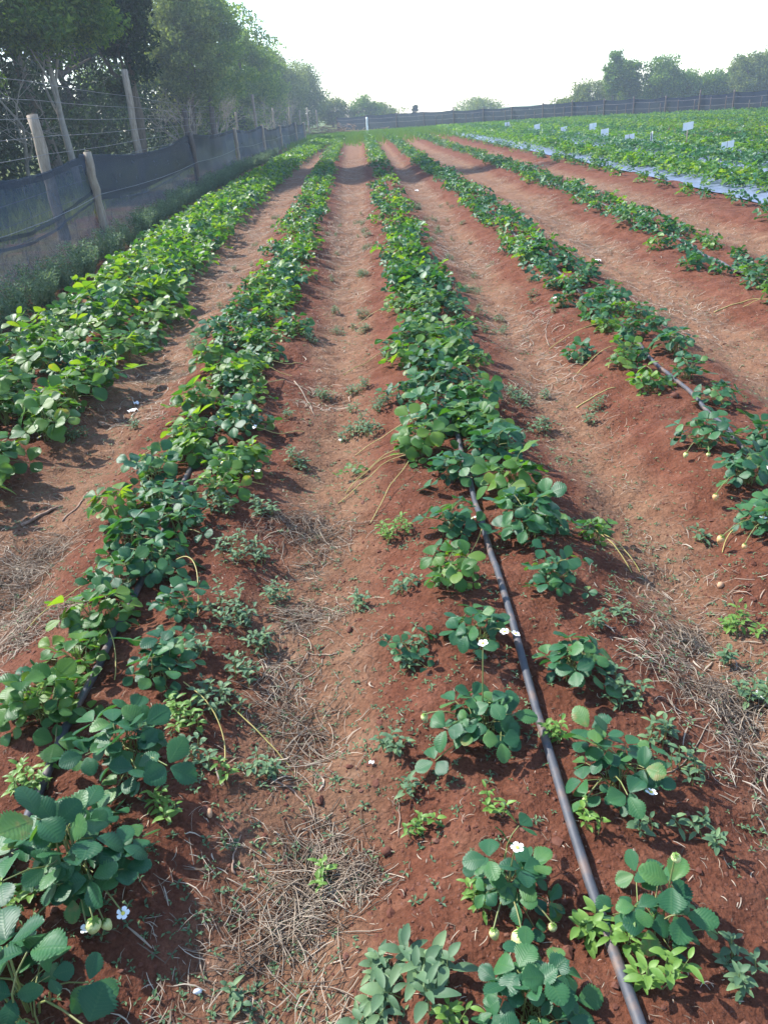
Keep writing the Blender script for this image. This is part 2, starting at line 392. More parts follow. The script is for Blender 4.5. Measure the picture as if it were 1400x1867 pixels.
xs = [-0.0]
fx = np.arange(-3.6, 3.6, 0.026)
fx2 = np.arange(3.6, 7.5, 0.05)
def stretch(a, b, s, g):
    out = []; v = a; st = s
    while v < b: v += st; st *= g; out.append(min(v, b))
    return np.array(out)
X = np.concatenate([-3.6 - stretch(0, 240, 0.06, 1.09)[::-1], fx, fx2, 7.5 + stretch(0, 300, 0.08, 1.03)])
ys = [-30, -15, -8, -4, -2, -1, -.4, 0, .2]
v = 0.3
while v < 75: ys.append(v); v += max(0.02, 0.0062 * v)
ys = np.concatenate([ys, 75 + stretch(0, 215, 0.5, 1.12)])
GX, GY = np.meshgrid(X, ys)
GZ = ground_z(GX.ravel(), GY.ravel()).reshape(GX.shape)
_Xl, _Yl, _Zl = X.tolist(), ys.tolist(), GZ.tolist()
def gz(x, y):
    """height of the ground mesh at a point"""
    a = min(max(bisect(_Xl, x) - 1, 0), len(_Xl) - 2); b = min(max(bisect(_Yl, y) - 1, 0), len(_Yl) - 2)
    u = (x - _Xl[a]) / (_Xl[a + 1] - _Xl[a]); w = (y - _Yl[b]) / (_Yl[b + 1] - _Yl[b])
    return (_Zl[b][a] * (1 - u) + _Zl[b][a + 1] * u) * (1 - w) + (_Zl[b + 1][a] * (1 - u) + _Zl[b + 1][a + 1] * u) * w
V = np.stack([GX.ravel(), GY.ravel(), GZ.ravel()], 1)
nx, ny = len(X), len(ys)
i = (np.arange(ny - 1)[:, None] * nx + np.arange(nx - 1)[None]).ravel()
F = np.stack([i, i + 1, i + 1 + nx, i + nx], 1)
gme = big_mesh('ground', V, F, M['soil'])
# furrow bottoms carry pale trodden dust and chaff
base = ground_z(V[:, 0], V[:, 1], False)
dust = np.clip((-base / DEPTH - 0.35) / 0.55, 0, 1) * np.where(V[:, 0] > -2.8, 1, .45)
a = gme.attributes.new('dust', 'FLOAT', 'POINT'); a.data.foreach_set('value', dust.astype(np.float32))
mead = np.clip((V[:, 1] - 50) / 12 + 1.3 * vnoise(V[:, 0] * .9, V[:, 1] * .45) - .75, 0, 1)
mead = np.maximum(mead, np.clip((-V[:, 0] - 7.5) / 2, 0, 1)); mead = np.maximum(mead, np.clip((V[:, 0] - 24) / 3, 0, 1))
mead = np.maximum(mead, np.clip((-V[:, 0] - 3.1) / .5, 0, 1) * np.clip(1.5 * vnoise(V[:, 0] * 2.1 + 5, V[:, 1] * 2.1) - .25, 0, .7))
a = gme.attributes.new('meadow', 'FLOAT', 'POINT'); a.data.foreach_set('value', mead.astype(np.float32))
ground = link('ground', gme); tag(ground, kind='structure')

# ------------------------------------------------------------------ view test, only for leaving out what no one can see
def in_view(x, y, z=0.1, margin=0.12):
    d = Vector((x, y, z - CAM_H)); dep = d.dot(fwd)
    if dep < 0.1: return False
    u = d.dot(rgt) / dep / (700 / 1410); w = d.dot(up) / dep / (933.5 / 1410)
    return abs(u) < 1 + margin and abs(w) < 1 + margin
def depth_of(x, y):
    return Vector((x, y, -CAM_H)).dot(fwd)

# ------------------------------------------------------------------ trees, undergrowth
def leaf_cloud(C, size, rng, up_bias=0.35, aspect=0.5, bend=0.18):
    """one bent diamond-shaped leaf at every point of C"""
    n = len(C)
    D = rng.normal(size=(n, 3)); D[:, 2] -= 0.25; D /= np.linalg.norm(D, axis=1)[:, None]
    N = rng.normal(size=(n, 3)); N[:, 2] += up_bias * 2; N -= (N * D).sum(1)[:, None] * D; N /= np.linalg.norm(N, axis=1)[:, None] + 1e-9
    S = np.cross(D, N)
    l = (size * rng.uniform(.6, 1.35, n))[:, None]
    P = np.stack([C - D * l * .5, C + S * l * aspect * .5 + N * l * bend * .4, C + D * l * .5 - N * l * bend, C - S * l * aspect * .5 + N * l * bend * .4], 1).reshape(-1, 3)
    k = np.arange(n) * 4
    return P, np.stack([k, k + 1, k + 2, k + 3], 1)

def limb(mb, a, b, r0, r1, rng, n=6, sides=6, wob=0.08):
    a = np.array(a, float); b = np.array(b, float); t = np.linspace(0, 1, n)[:, None]
    ln = np.linalg.norm(b - a)
    P = a + (b - a) * t + np.sin(t * math.pi) * rng.normal(size=3) * ln * wob + rng.normal(size=(n, 3)) * ln * wob * .25 * np.sin(t * math.pi)
    P[:, 2] += (np.sin(t[:, 0] * math.pi) * ln * 0.05)
    mb.add(*tube(P, np.linspace(r0, r1, n), sides, False))
    return P

def make_tree(name, x, y, h, zc, rx, rz, nclump, nleaf, lsize, cmat, tr, seed, label, cat='tree', group=None, bark='bark', limbs=12, spread=.25, lean=(0, 0)):
    rng = np.random.RandomState(seed)
    root = empty(name, (x, y, -0.12)); tag(root, label, cat, group)
    cc = np.array([lean[0], lean[1], zc])
    d = rng.normal(size=(nclump, 3)); d /= np.linalg.norm(d, axis=1)[:, None]
    rad = rng.uniform(.25, 1.0, nclump)[:, None] ** .6
    stretchv = np.array([rx, rx, rz])
    cen = cc + d * rad * stretchv * rng.uniform(.75, 1.08, (nclump, 1))
    w = rng.uniform(.4, 1.3, nclump); w /= w.sum()
    pick = rng.choice(nclump, nleaf, p=w)
    cr = rng.uniform(.7, 1.3, nclump) * (.5 if rx < 1.3 else .36 if y > 85 else .3 if y > 40 else spread) * rx
    g = rng.normal(size=(nleaf, 3)); g /= np.linalg.norm(g, axis=1)[:, None]
    off = g * (rng.uniform(0, 1, nleaf) ** .45)[:, None] * cr[pick][:, None] * np.array([1.1, 1.1, .72])
    P, Fq = leaf_cloud(cen[pick] + off, lsize, rng)
    keep = P[:, 2].reshape(-1, 4).min(1) > 0.15
    P = P.reshape(-1, 4, 3)[keep].reshape(-1, 3); Fq = np.arange(len(P)).reshape(-1, 4)
    link('crown', big_mesh('crown', P, Fq, M[cmat], False), root)
    mb = MB()
    top = cc + np.array([0, 0, rz * .35])
    TP = limb(mb, (0, 0, -.15), top, tr, tr * .25, rng, 9, 8, .04)
    for k in rng.permutation(nclump)[:limbs]:
        s = TP[rng.randint(3, 8)]
        limb(mb, s, cen[k], tr * .38, tr * .06, rng, 6, 5, .10)
    mb.build('trunk', M[bark], root)
    return root

def bare_branches(mb, p, d, ln, r, depth, rng, sides=5):
    P = [np.array(p, float)]; dd = np.array(d, float)
    for _ in range(4):
        dd = dd + rng.normal(size=3) * .16; dd /= np.linalg.norm(dd)
        P.append(P[-1] + dd * ln / 4)
    mb.add(*tube(P, np.linspace(r, r * .55, 5), sides if depth > 1 else 3, False))
    if depth == 0: return
    for k in range(rng.randint(2, 4) + (depth > 1)):
        s = P[rng.randint(2, 5)]
        nd_ = dd + rng.normal(size=3) * .62; nd_[2] += .12; nd_ /= np.linalg.norm(nd_)
        bare_branches(mb, s, nd_, ln * rng.uniform(.5, .8), r * .5, depth - 1, rng, sides)

TREES = [
 # x, y, h, crown centre, radius, half height, clumps, leaves, leaf size, material, trunk, label
 ('pale_trunk_tree', -7.4, 22, 5, 4.25, 2.0, 1.25, 90, 24000, .135, 'crown_mid', .11, 'leafy tree with a bare pale grey trunk behind the wire fence'),
 ('leafy_tree', -10.4, 21, 6, 3.6, 2.0, 2.6, 90, 18000, .15, 'crown_mid', .12, 'bright green leafy tree at the left edge of the photo'),
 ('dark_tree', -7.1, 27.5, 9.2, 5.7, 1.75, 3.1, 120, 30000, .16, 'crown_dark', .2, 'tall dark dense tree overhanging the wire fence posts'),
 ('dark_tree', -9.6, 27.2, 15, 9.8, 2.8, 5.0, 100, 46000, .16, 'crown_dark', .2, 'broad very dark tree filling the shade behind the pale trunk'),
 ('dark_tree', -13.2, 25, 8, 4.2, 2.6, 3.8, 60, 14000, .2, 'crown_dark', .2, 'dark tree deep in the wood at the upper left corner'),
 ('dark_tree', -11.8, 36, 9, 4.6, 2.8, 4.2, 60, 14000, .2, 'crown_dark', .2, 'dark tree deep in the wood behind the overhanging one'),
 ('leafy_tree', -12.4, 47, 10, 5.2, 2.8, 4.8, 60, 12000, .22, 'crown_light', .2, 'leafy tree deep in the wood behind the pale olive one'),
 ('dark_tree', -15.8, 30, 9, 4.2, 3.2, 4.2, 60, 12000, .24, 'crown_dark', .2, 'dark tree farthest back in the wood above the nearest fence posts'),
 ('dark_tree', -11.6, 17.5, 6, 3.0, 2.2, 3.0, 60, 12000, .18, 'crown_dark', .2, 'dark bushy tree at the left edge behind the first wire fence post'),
 ('olive_tree', -8.4, 43, 8, 4.4, 2.0, 3.8, 120, 22000, .18, 'crown_olive', .16, 'pale olive green tree just right of the tall dark tree'),
 ('leafy_tree', -9.2, 54, 10, 5.2, 2.7, 4.9, 150, 24000, .22, 'crown_light', .2, 'tallest mid green tree in the line along the fence'),
 ('leafy_tree', -8.6, 67, 9, 4.5, 2.6, 4.4, 140, 20000, .23, 'crown_light', .2, 'rounded green tree sloping down behind the tallest one'),
 ('leafy_tree', -8.6, 80, 8.6, 4.3, 2.5, 4.1, 120, 16000, .25, 'crown_light', .2, 'green tree with a dark right edge against the white sky'),
 ('airy_tree', -9.8, 98, 9.0, 6.8, 2.0, 1.9, 26, 2600, .26, 'crown_dark', .16, 'thin bluish see-through treetop rising between two tree crowns'),
 ('olive_tree', -8.0, 95, 7.4, 3.6, 2.9, 3.6, 110, 17000, .22, 'crown_olive', .18, 'olive tree near the far end of the tree line'),
 ('leafy_tree', -6.9, 108, 8, 3.7, 3.1, 3.8, 110, 18000, .24, 'crown_olive', .18, 'last big rounded tree where the tree line ends'),
 ('small_tree', -3.4, 112, 5, 1.7, 2.4, 1.9, 60, 8000, .24, 'crown_olive', .14, 'low pale tree at the foot of the tree line end'),
 ('small_tree', .4, 112, 3.8, 1.5, 2.5, 1.6, 36, 6000, .24, 'crown_mid', .14, 'round yellow green tree behind the far net fence'),
 ('small_tree', 3.3, 116, 3, 1.15, 2.6, 1.1, 30, 4500, .24, 'crown_olive', .12, 'low flat bush behind the far net just right of the round tree'),
 ('slim_tree', 7.8, 120, 2.8, 1.2, .55, .9, 10, 900, .22, 'crown_dark', .1, 'tiny dark treetop peeking alone over the far net'),
 ('small_tree', 17, 125, 3.4, 1.2, 3.6, 1.0, 40, 5000, .26, 'crown_olive', .14, 'low hazy shrub line over the middle of the far net'),
 ('hedge_tree', 35.0, 96, 3, 1.3, 3.6, 1.5, 60, 7000, .24, 'crown_olive', .12, 'hazy low crown closing the dip behind the far tree group'),
 ('hedge_tree', 29.0, 95, 3, 1.4, 3.4, 1.7, 60, 7000, .24, 'crown_olive', .12, 'hazy low crown behind the two narrow trees'),
 ('hedge_tree', 44.0, 94, 4, 2.0, 3.4, 2.4, 60, 8000, .24, 'crown_mid', .12, 'hazy crown behind the big tree at the right edge'),
 ('hedge_tree', 40.5, 95, 3, 1.5, 2.8, 1.9, 60, 7000, .24, 'crown_mid', .12, 'hazy crown behind the cone shaped tree'),
 ('pointed_tree', 25.6, 88, 6.4, 3.3, .9, 2.6, 70, 7000, .22, 'crown_mid', .16, 'tall narrow tree, highest of the group behind the far net'),
 ('pointed_tree', 27.5, 89, 5.4, 2.6, 1.15, 2.3, 70, 7000, .22, 'crown_mid', .16, 'second narrow tree leaning beside the highest one'),
 ('leafy_tree', 23.7, 90, 3.6, 1.6, 1.8, 1.5, 50, 4500, .22, 'crown_olive', .14, 'low tree at the left foot of the tall narrow tree'),
 ('small_tree', 21.6, 91, 2.2, .7, 1.6, .9, 26, 3000, .22, 'crown_olive', .12, 'lowest sloping bush at the left end of the far tree group'),
 ('leafy_tree', 30.6, 88, 4.9, 2.4, 2.3, 2.2, 70, 10000, .22, 'crown_mid', .16, 'broad tree right of the two narrow trees'),
 ('leafy_tree', 33.4, 89, 3.6, 1.7, 2.3, 1.7, 60, 6000, .22, 'crown_mid', .16, 'lower tree in the dip of the far tree group'),
 ('leafy_tree', 36.4, 90, 3.2, 1.6, 2.0, 1.5, 60, 5000, .22, 'crown_mid', .16, 'lowest rounded tree between the two far tree groups'),
 ('leafy_tree', 39.0, 88, 4.4, 2.2, 2.0, 2.3, 60, 9000, .22, 'crown_olive', .16, 'cone shaped tree near the right edge of the photo'),
 ('leafy_tree', 42.6, 88, 5.6, 2.8, 2.7, 2.9, 80, 12000, .22, 'crown_olive', .18, 'big tree cut by the right edge of the photo'),
]
for k, (nm, x, y, h, zc, rx, rz, nc, nl, ls, cm, tr, lab) in enumerate(TREES):
    make_tree(nm, x, y, h, zc, rx, rz, nc, nl, ls, cm, tr, 100 + k, lab, 'tree', None, 'bark_pale' if nm == 'pale_trunk_tree' else 'bark')

# bare pale crown and grey leafless shrubs in front of the wood
rng = np.random.RandomState(31)
for (x, y, ht, lab) in [(-8.3, 21.5, 3.0, 'leafless tree with bleached branches above the pale trunk'),
                        (-7.2, 39, 2.3, 'grey leafless shrub in front of the olive tree'),
                        (-7.6, 46, 2.6, 'grey twiggy shrub beside the thick dark fence post'),
                        (-7.0, 62, 2.4, 'grey leafless shrub far along the wire fence'),
                        (-6.8, 84, 2.6, 'pale twiggy shrub by the farthest fence posts')]:
    mb = MB()
    for q in range(1 if ht > 2.9 else 5):
        bare_branches(mb, (rng.normal() * .15, rng.normal() * .15, 0), (rng.normal() * .2, rng.normal() * .2, 1), ht * .62, .06 if ht > 2.9 else .035, 4, rng)
    o = mb.build('bare_tree' if ht > 2.9 else 'bare_shrub', M['bark_pale'])
    o.location = (x, y, -.12)
    tag(o, lab, 'tree' if ht > 2.9 else 'shrub')

# dark undergrowth that closes the foot of the wood
rng = np.random.RandomState(8)
n = 70000
yy = 11 + 110 * rng.uniform(0, 1, n) ** 1.5
line = np.interp(yy, [10, 22, 40, 70, 125], [-8.6, -8.9, -9.0, -8.2, -7.4])
xx = line - np.abs(rng.normal(size=n)) * 2.6 - .2 + (vnoise(yy * .5, yy * 0 + 3) - .5) * 1.6
zz = rng.uniform(0, 1, n) ** .8 * (1.6 + 3.2 * vnoise(yy * .35 + 4, xx * .35)) - .1
P, Fq = leaf_cloud(np.stack([xx, yy, zz], 1), .2, rng)
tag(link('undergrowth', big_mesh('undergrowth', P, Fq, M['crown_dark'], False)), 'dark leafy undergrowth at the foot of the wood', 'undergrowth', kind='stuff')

# ------------------------------------------------------------------ fences
def post_mesh(h, r, seed, lean=(0, 0), below=.15):
    rng = np.random.RandomState(seed)
    n = 9; t = np.linspace(0, 1, n)
    P = np.stack([lean[0] * t + rng.normal(size=n) * r * .12, lean[1] * t + rng.normal(size=n) * r * .12, -below + (h + below) * t], 1)
    mb = MB(); V, Fq = tube(P, r * (1 + rng.normal(size=n) * .04) * np.linspace(1.08, .92, n), 10)
    mb.add(V, Fq)
    # chamfered, split top
    c = P[-1]; a = np.arange(10) * 2 * math.pi / 10
    ring = np.stack([c[0] + np.cos(a) * r * .7, c[1] + np.sin(a) * r * .7, np.full(10, c[2] + r * .25)], 1)
    mb.add(np.vstack([ring, [[c[0] + r * .1, c[1], c[2] + r * .28]]]), [(i, (i + 1) % 10, 10) for i in range(10)])
    return mb

def wire(mb, pts, r, sag=.01):
    path = []
    for a, b in zip(pts[:-1], pts[1:]):
        for t in np.linspace(0, 1, 5)[:-1]:
            p = np.array(a) * (1 - t) + np.array(b) * t; p[2] -= sag * math.sin(math.pi * t) * 4 * .5
            path.append(p)
    path.append(np.array(pts[-1]))
    mb.add(*tube(path, r, 4, False))

# outer wire fence
outer = empty('wire_fence', (-4.67, 12.73, -.1)); tag(outer, 'tall wire fence on wooden posts along the wood', 'fence')
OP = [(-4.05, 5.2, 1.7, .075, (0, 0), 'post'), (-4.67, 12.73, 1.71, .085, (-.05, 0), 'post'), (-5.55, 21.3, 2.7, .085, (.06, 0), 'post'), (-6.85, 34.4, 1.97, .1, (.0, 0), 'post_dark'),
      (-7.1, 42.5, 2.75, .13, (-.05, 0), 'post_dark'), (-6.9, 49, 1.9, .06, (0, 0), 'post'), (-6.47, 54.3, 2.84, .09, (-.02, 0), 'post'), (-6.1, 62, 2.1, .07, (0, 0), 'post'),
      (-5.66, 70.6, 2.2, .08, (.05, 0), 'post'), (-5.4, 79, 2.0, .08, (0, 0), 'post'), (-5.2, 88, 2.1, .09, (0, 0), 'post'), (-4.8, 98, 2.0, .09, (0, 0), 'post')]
O0 = np.array([-4.67, 12.73, -.1])
for k, (x, y, h, r, ln, mt) in enumerate(OP):
    p = post_mesh(h, r, 40 + k, ln).build('post', M[mt], outer)
    p.location = Vector((x, y, -.1)) - Vector(O0)
for k in range(9):
    z = .25 + k * .235
    pts = [np.array([x + r * 1.02 + ln[0] * min(z / h, 1), y, z]) - O0 + np.array([0, 0, -.1]) for (x, y, h, r, ln, mt) in OP if h > z or h < 2.5]
    mb = MB(); wire(mb, pts, .0035)
    mb.build('wire', M['wire'], outer)

# shade net fence along the first row
netf = empty('shade_net_fence', (-3.93, 12.37, -.1)); tag(netf, 'dark blue shade net strung on short wooden stakes beside the first row', 'fence')
NP = [(-3.2, 2.6, 1.15, .055), (-3.55, 6.8, 1.2, .055), (-3.93, 12.37, 1.19, .062), (-4.09, 20.94, 1.27, .062), (-4.4, 30.5, 1.24, .062), (-4.2, 37.3, 1.24, .07), (-4.13, 44.7, 1.12, .07), (-3.85, 51.7, 1.18, .07), (-3.7, 57.5, 1.1, .07)]
N0 = np.array([-3.93, 12.37, -.1])
for k, (x, y, h, r) in enumerate(NP):
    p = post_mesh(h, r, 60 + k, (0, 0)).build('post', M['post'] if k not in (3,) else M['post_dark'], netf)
    p.location = Vector((x, y, -.1)) - Vector(N0)
for k in range(len(NP) - 1):
    (x0, y0, h0, _), (x1, y1, h1, _) = NP[k], NP[k + 1]
    nu = 60; nv = 16
    rng = np.random.RandomState(70 + k)
    u = np.linspace(0, 1, nu)[None, :].repeat(nv, 0); w = np.linspace(0, 1, nv)[:, None].repeat(nu, 1)
    ln = math.hypot(x1 - x0, y1 - y0)
    top = h0 + (h1 - h0) * u - (.10 + .035 * (k % 3)) * np.sin(math.pi * u) - .02
    off = (vnoise(u * 14 + k * 7, w * 1.3) - .5) * .10 + (vnoise(u * 5 + k * 7 + 50, w * 4) - .5) * .08
    lowend = -.02 + .02 * np.sin(u * 9 + k)
    Z = lowend + (top - lowend) * w
    off = off + (1 - w) ** 3 * .16
    Xn = x0 + (x1 - x0) * u - .075 + off; Yn = y0 + (y1 - y0) * u
    mb = MB(); Vn = np.stack([Xn, Yn, Z - .1], 2).reshape(-1, 3) - N0
    mb.add(Vn, [(r_ * nu + c, r_ * nu + c + 1, (r_ + 1) * nu + c + 1, (r_ + 1) * nu + c) for r_ in range(nv - 1) for c in range(nu - 1)])
    mb.build('net_panel', M['net1'] if k < 2 else (M['net1'] if k == 2 else M['net2']), netf)
    # doubled selvedge and drooping overlap folds
    for (wa, wb, dx) in ([(.92, .99, .012)] + ([(.56, .60, .015), (.47, .50, .015)] if k in (1, 2) else []) + ([(.45, .97, .02)] if k == 2 else [])):
        mb = MB(); m_ = 40
        uu = np.linspace(0, 1, m_)
        ra = np.array([[np.interp(t, u[0], (lowend + (top - lowend) * (wa - (.10 * math.sin(math.pi * t) if wa < .9 and wb < .7 else 0)))[0]), np.interp(t, u[0], (lowend + (top - lowend) * (wb - (.10 * math.sin(math.pi * t) if wa < .9 and wb < .7 else 0)))[0])] for t in uu])
        Vv = []
        for t, (za, zb) in zip(uu, ra):
            xm = x0 + (x1 - x0) * t - .075 + dx + float((vnoise(t * 14 + k * 7, wa * 1.3) - .5) * .10 + (vnoise(t * 5 + k * 7 + 50, wa * 4) - .5) * .08)
            xt = x0 + (x1 - x0) * t - .075 + dx + float((vnoise(t * 14 + k * 7, wb * 1.3) - .5) * .10 + (vnoise(t * 5 + k * 7 + 50, wb * 4) - .5) * .08)
            Vv += [(xm, y0 + (y1 - y0) * t, za - .1), (xt, y0 + (y1 - y0) * t, zb - .1)]
        mb.add(np.array(Vv) - N0, [(2 * q, 2 * q + 2, 2 * q + 3, 2 * q + 1) for q in range(m_ - 1)])
        mb.build('net_fold', M['net1'], netf)
mb = MB(); wire(mb, [np.array([x + r, y, .52]) - N0 for (x, y, h, r) in NP], .004, .03); mb.build('wire', M['wire'], netf)

# far net fence across the end of the field
farf = empty('far_net_fence', (4, fence_y(4), -.1)); tag(farf, 'long dark blue net fence across the far end of the field', 'fence')
F0 = np.array([4, fence_y(4), -.1])
FX = [-2.2, .6, 3.2, 5.4, 7.6, 9.6, 11.4, 13.2, 14.8, 16.4, 17.8, 19.2, 20.6, 21.9, 23.2, 24.4, 25.6, 27.0, 28.5]
rng = np.random.RandomState(90)
for k in range(len(FX) - 1):
    x0, x1 = FX[k], FX[k + 1]; nu, nv = 10, 5
    mb = MB(); Vv = []
    for r_ in range(nv):
        for c in range(nu):
            u = c / (nu - 1); w = r_ / (nv - 1); x = x0 + (x1 - x0) * u
            Vv.append((x, fence_y(x) + .12 + .05 * math.sin(u * 9 + k + w), -.12 + w * (1.17 + .0 * k - .07 * math.sin(math.pi * u) + .05 * math.sin(k))))
    mb.add(np.array(Vv) - F0, [(r_ * nu + c, r_ * nu + c + 1, (r_ + 1) * nu + c + 1, (r_ + 1) * nu + c) for r_ in range(nv - 1) for c in range(nu - 1)])
    mb.build('net_panel', M['net3'], farf)
for k, x in enumerate(FX):
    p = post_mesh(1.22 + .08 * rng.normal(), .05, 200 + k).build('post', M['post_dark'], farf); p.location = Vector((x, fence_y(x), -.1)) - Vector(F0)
    if k < len(FX) - 1 and k > 2:
        for q in range(2):
            xx_ = x + (FX[k + 1] - x) * (q + 1) / 3 + rng.normal() * .1
            p = post_mesh(.7 + .3 * rng.rand(), .032, 230 + k * 2 + q).build('stake', M['post_dark'], farf); p.location = Vector((xx_, fence_y(xx_) - .5, -.1)) - Vector(F0)
for z in (.45, .8):
    mb = MB(); wire(mb, [np.array([x, fence_y(x) - .06, z]) - F0 for x in FX], .007, .02); mb.build('wire', M['wire'], farf)
p = post_mesh(1.12, .075, 300).build('white_post', M['card']); p.location = (.5, 61.5, -.1); tag(p, 'lone white post in front of the far net', 'post')
# brush pile at the field corner
rng = np.random.RandomState(91); mb = MB()
for k in range(260):
    c = np.array([rng.normal() * 1.5, rng.normal() * .5, abs(rng.normal()) * .3]); d = rng.normal(size=3); d[2] *= .45; d /= np.linalg.norm(d)
    mb.add(*tube([c - d * .4, c + rng.normal(size=3) * .05, c + d * .4], [.02, .016, .008], 4, False))
o = mb.build('brush_pile', M['twig']); o.location = (-2.3, 66, -.1); tag(o, 'heap of dry brushwood at the far field corner', 'brush pile')

# ------------------------------------------------------------------ strawberry leaves
LUV = []
def leaflet(rng, L, W, n, fold, droop, teeth=True):
    """one toothed, pleated leaflet along +x, up +z; n stations along the midrib"""
    V = []; F = []; UV = []
    s = np.linspace(0, 1, n)
    prof = np.sin(math.pi * np.clip(s, 0, 1) ** 1.15 * .93 + .07) ** .62
    prof[0] = .12; prof[-1] = .22
    wav = rng.uniform(-1, 1) * .12
    for k in range(n):
        x = s[k] * L
        tooth = (1.04 if k % 2 else .87) if teeth else 1.0
        pl = (.011 if k % 2 else -.011) * L * .35 if teeth else 0
        zc = -droop * L * s[k] ** 2
        for v in (-1, -.52, 0, .52, 1):
            hw = prof[k] * W * .5
            yy = v * hw * (tooth if abs(v) == 1 else 1)
            xo = x + (abs(v) * hw * .28 if abs(v) > .4 else 0) * (1 - s[k]) - (abs(v) ** 2) * hw * .18 * s[k] + (.018 * L * (k % 2) if abs(v) == 1 and teeth else 0)
            z = zc + abs(yy) * math.tan(fold) * (1 - .35 * abs(v)) + pl * abs(v) * (1 if abs(v) < .9 else .8) + wav * yy * s[k] - (.12 * abs(v) ** 3) * hw
            V.append((xo, yy, z)); UV.append((s[k], v, 1.0))
    for k in range(n - 1):
        for j in range(4):
            a = k * 5 + j
            F.append((a, a + 1, a + 6, a + 5))
    LUV.append(UV)
    return np.array(V), F

def simple_leaflet(rng, L, W, fold, droop):
    V = []; w = (.25, .85, 1.0, .45)
    for k, sx in enumerate((0, .35, .7, 1.0)):
        hw = W * .5 * w[k]; zc = -droop * L * sx ** 2
        for v in (-1, 0, 1): V.append((sx * L, v * hw, zc + abs(v) * hw * math.tan(fold)))
    F = []
    for k in range(3):
        for j in range(2):
            a = k * 3 + j; F.append((a, a + 1, a + 4, a + 3))
    return np.array(V), F

def rotz(a): c, s = math.cos(a), math.sin(a); return np.array([[c, -s, 0], [s, c, 0], [0, 0, 1.]])
def roty(a): c, s = math.cos(a), math.sin(a); return np.array([[c, 0, s], [0, 1, 0], [-s, 0, c]])
def rotx(a): c, s = math.cos(a), math.sin(a); return np.array([[1, 0, 0], [0, c, -s], [0, s, c]])

# petiole end (reach, height) and outward tilt for upright, middle, outer and lying leaves
CLASSES = [((.035, .165), .12), ((.085, .145), .30), ((.125, .095), .50), ((.150, .040), .55)]
def leaf_geo(seed, cls, hi=True):
    """petiole and three leaflets: (petiole V,F), (blade V,F)"""
    rng = np.random.RandomState(seed)
    (rx, hz), tilt = CLASSES[cls]
    rx *= .64 * rng.uniform(.85, 1.15); hz *= .72 * rng.uniform(.85, 1.15)
    tip = np.array([rx, rng.uniform(-.015, .015), hz])
    t = np.linspace(0, 1, 5)[:, None]
    bulge = np.array([-.25 * rx, 0, .16 * hz + .012])
    P = tip * t + np.sin(t * math.pi) * bulge
    pet = tube(P, np.linspace(.0019, .0013, 5), 4, False)
    BV = []; BF = []; n0 = 0
    Rm = rotz(rng.uniform(-.3, .3)) @ roty(tilt + rng.uniform(-.65, .35)) @ rotx(rng.uniform(-.55, .55))
    sz = rng.uniform(.8, 1.15)
    for q, ang in enumerate((0, 1.72, -1.72)):
        L = .050 * sz * (1 if q == 0 else rng.uniform(.78, 1.0)); W = .045 * sz * rng.uniform(.82, 1.12)
        fo = rng.uniform(.15, .75); dr = rng.uniform(-.1, .35)
        Vl, Fl = leaflet(rng, L, W, 19, fo, dr) if hi else simple_leaflet(rng, L, W, fo, dr)
        Vl = Vl + np.array([.006, 0, 0])
        Vl = Vl @ (rotz(ang + rng.uniform(-.16, .16)) @ roty(rng.uniform(-.45, .15)) @ rotx(rng.uniform(-.3, .3))).T
        Vl = Vl @ Rm.T + P[-1]
        BV.append(Vl); BF += [tuple(i + n0 for i in f) for f in Fl]; n0 += len(Vl)
    return pet, (np.concatenate(BV), BF)

NV = 12
LEAF = {}
for mk in ('berry_leaf', 'berry_leaf_lush'):
    for c in range(4):
        for k in range(NV):
            LUV.clear()
            (pv, pf), (bv, bf) = leaf_geo(1000 + c * 50 + k, c)
            mb = MB(); mb.add(bv, bf, 0); mb.add(pv, pf, 1)
            me = LEAF[mk, c, k] = mb.mesh('leaf', [M[mk], M['petiole']])
            uv = np.concatenate([np.array(q_).reshape(-1, 3) for q_ in LUV] + [np.zeros((len(pv), 3))])
            me.attributes.new('leafuv', 'FLOAT_VECTOR', 'POINT').data.foreach_set('vector', uv.astype(np.float32).ravel())
LOW = [[leaf_geo(1500 + c * 50 + k, c, False)[1] for k in range(NV)] for c in range(4)]

def leaf_spots(rng, n, size):
    """class, spin and scale for the n leaves of a plant; golden-angle spread so they cover the crown evenly"""
    out = []; a0 = rng.uniform(0, 6.28)
    for k in range(n):
        f = (k + .5) / n
        c = 0 if f < .14 else 1 if f < .45 else 2 if f < .82 else 3
        out.append((c, rng.randint(NV), a0 + k * 2.39996 + rng.uniform(-.3, .3), size * rng.uniform(.62, 1.2), rng.normal() * .018, rng.normal() * .018))
    return out

# flowers and fruit
def flower_mesh():
    mb = MB()
    for k in range(5):
        a = k * 2 * math.pi / 5
        V = np.array([(.002, 0, 0), (.007, -.0058, .001), (.0135, -.0062, .0028), (.0165, 0, .003), (.0135, .0062, .0028), (.007, .0058, .001), (.009, 0, .0)]) @ rotz(a).T
        mb.add(V, [(0, 1, 6), (1, 2, 6), (2, 3, 6), (3, 4, 6), (4, 5, 6), (5, 0, 6)], 0)
    return mb.mesh('flower', M['petal'])
FLOWER = flower_mesh()
def dome(r, h, n=10, m=5):
    V = []; F = []
    for i in range(m):
        t = i / (m - 1) * math.pi / 2
        for j in range(n): V.append((r * math.cos(t) * math.cos(j * 2 * math.pi / n), r * math.cos(t) * math.sin(j * 2 * math.pi / n), h * math.sin(t)))
    for i in range(m - 1):
        for j in range(n): F.append((i * n + j, i * n + (j + 1) % n, (i + 1) * n + (j + 1) % n, (i + 1) * n + j))
    return V, F
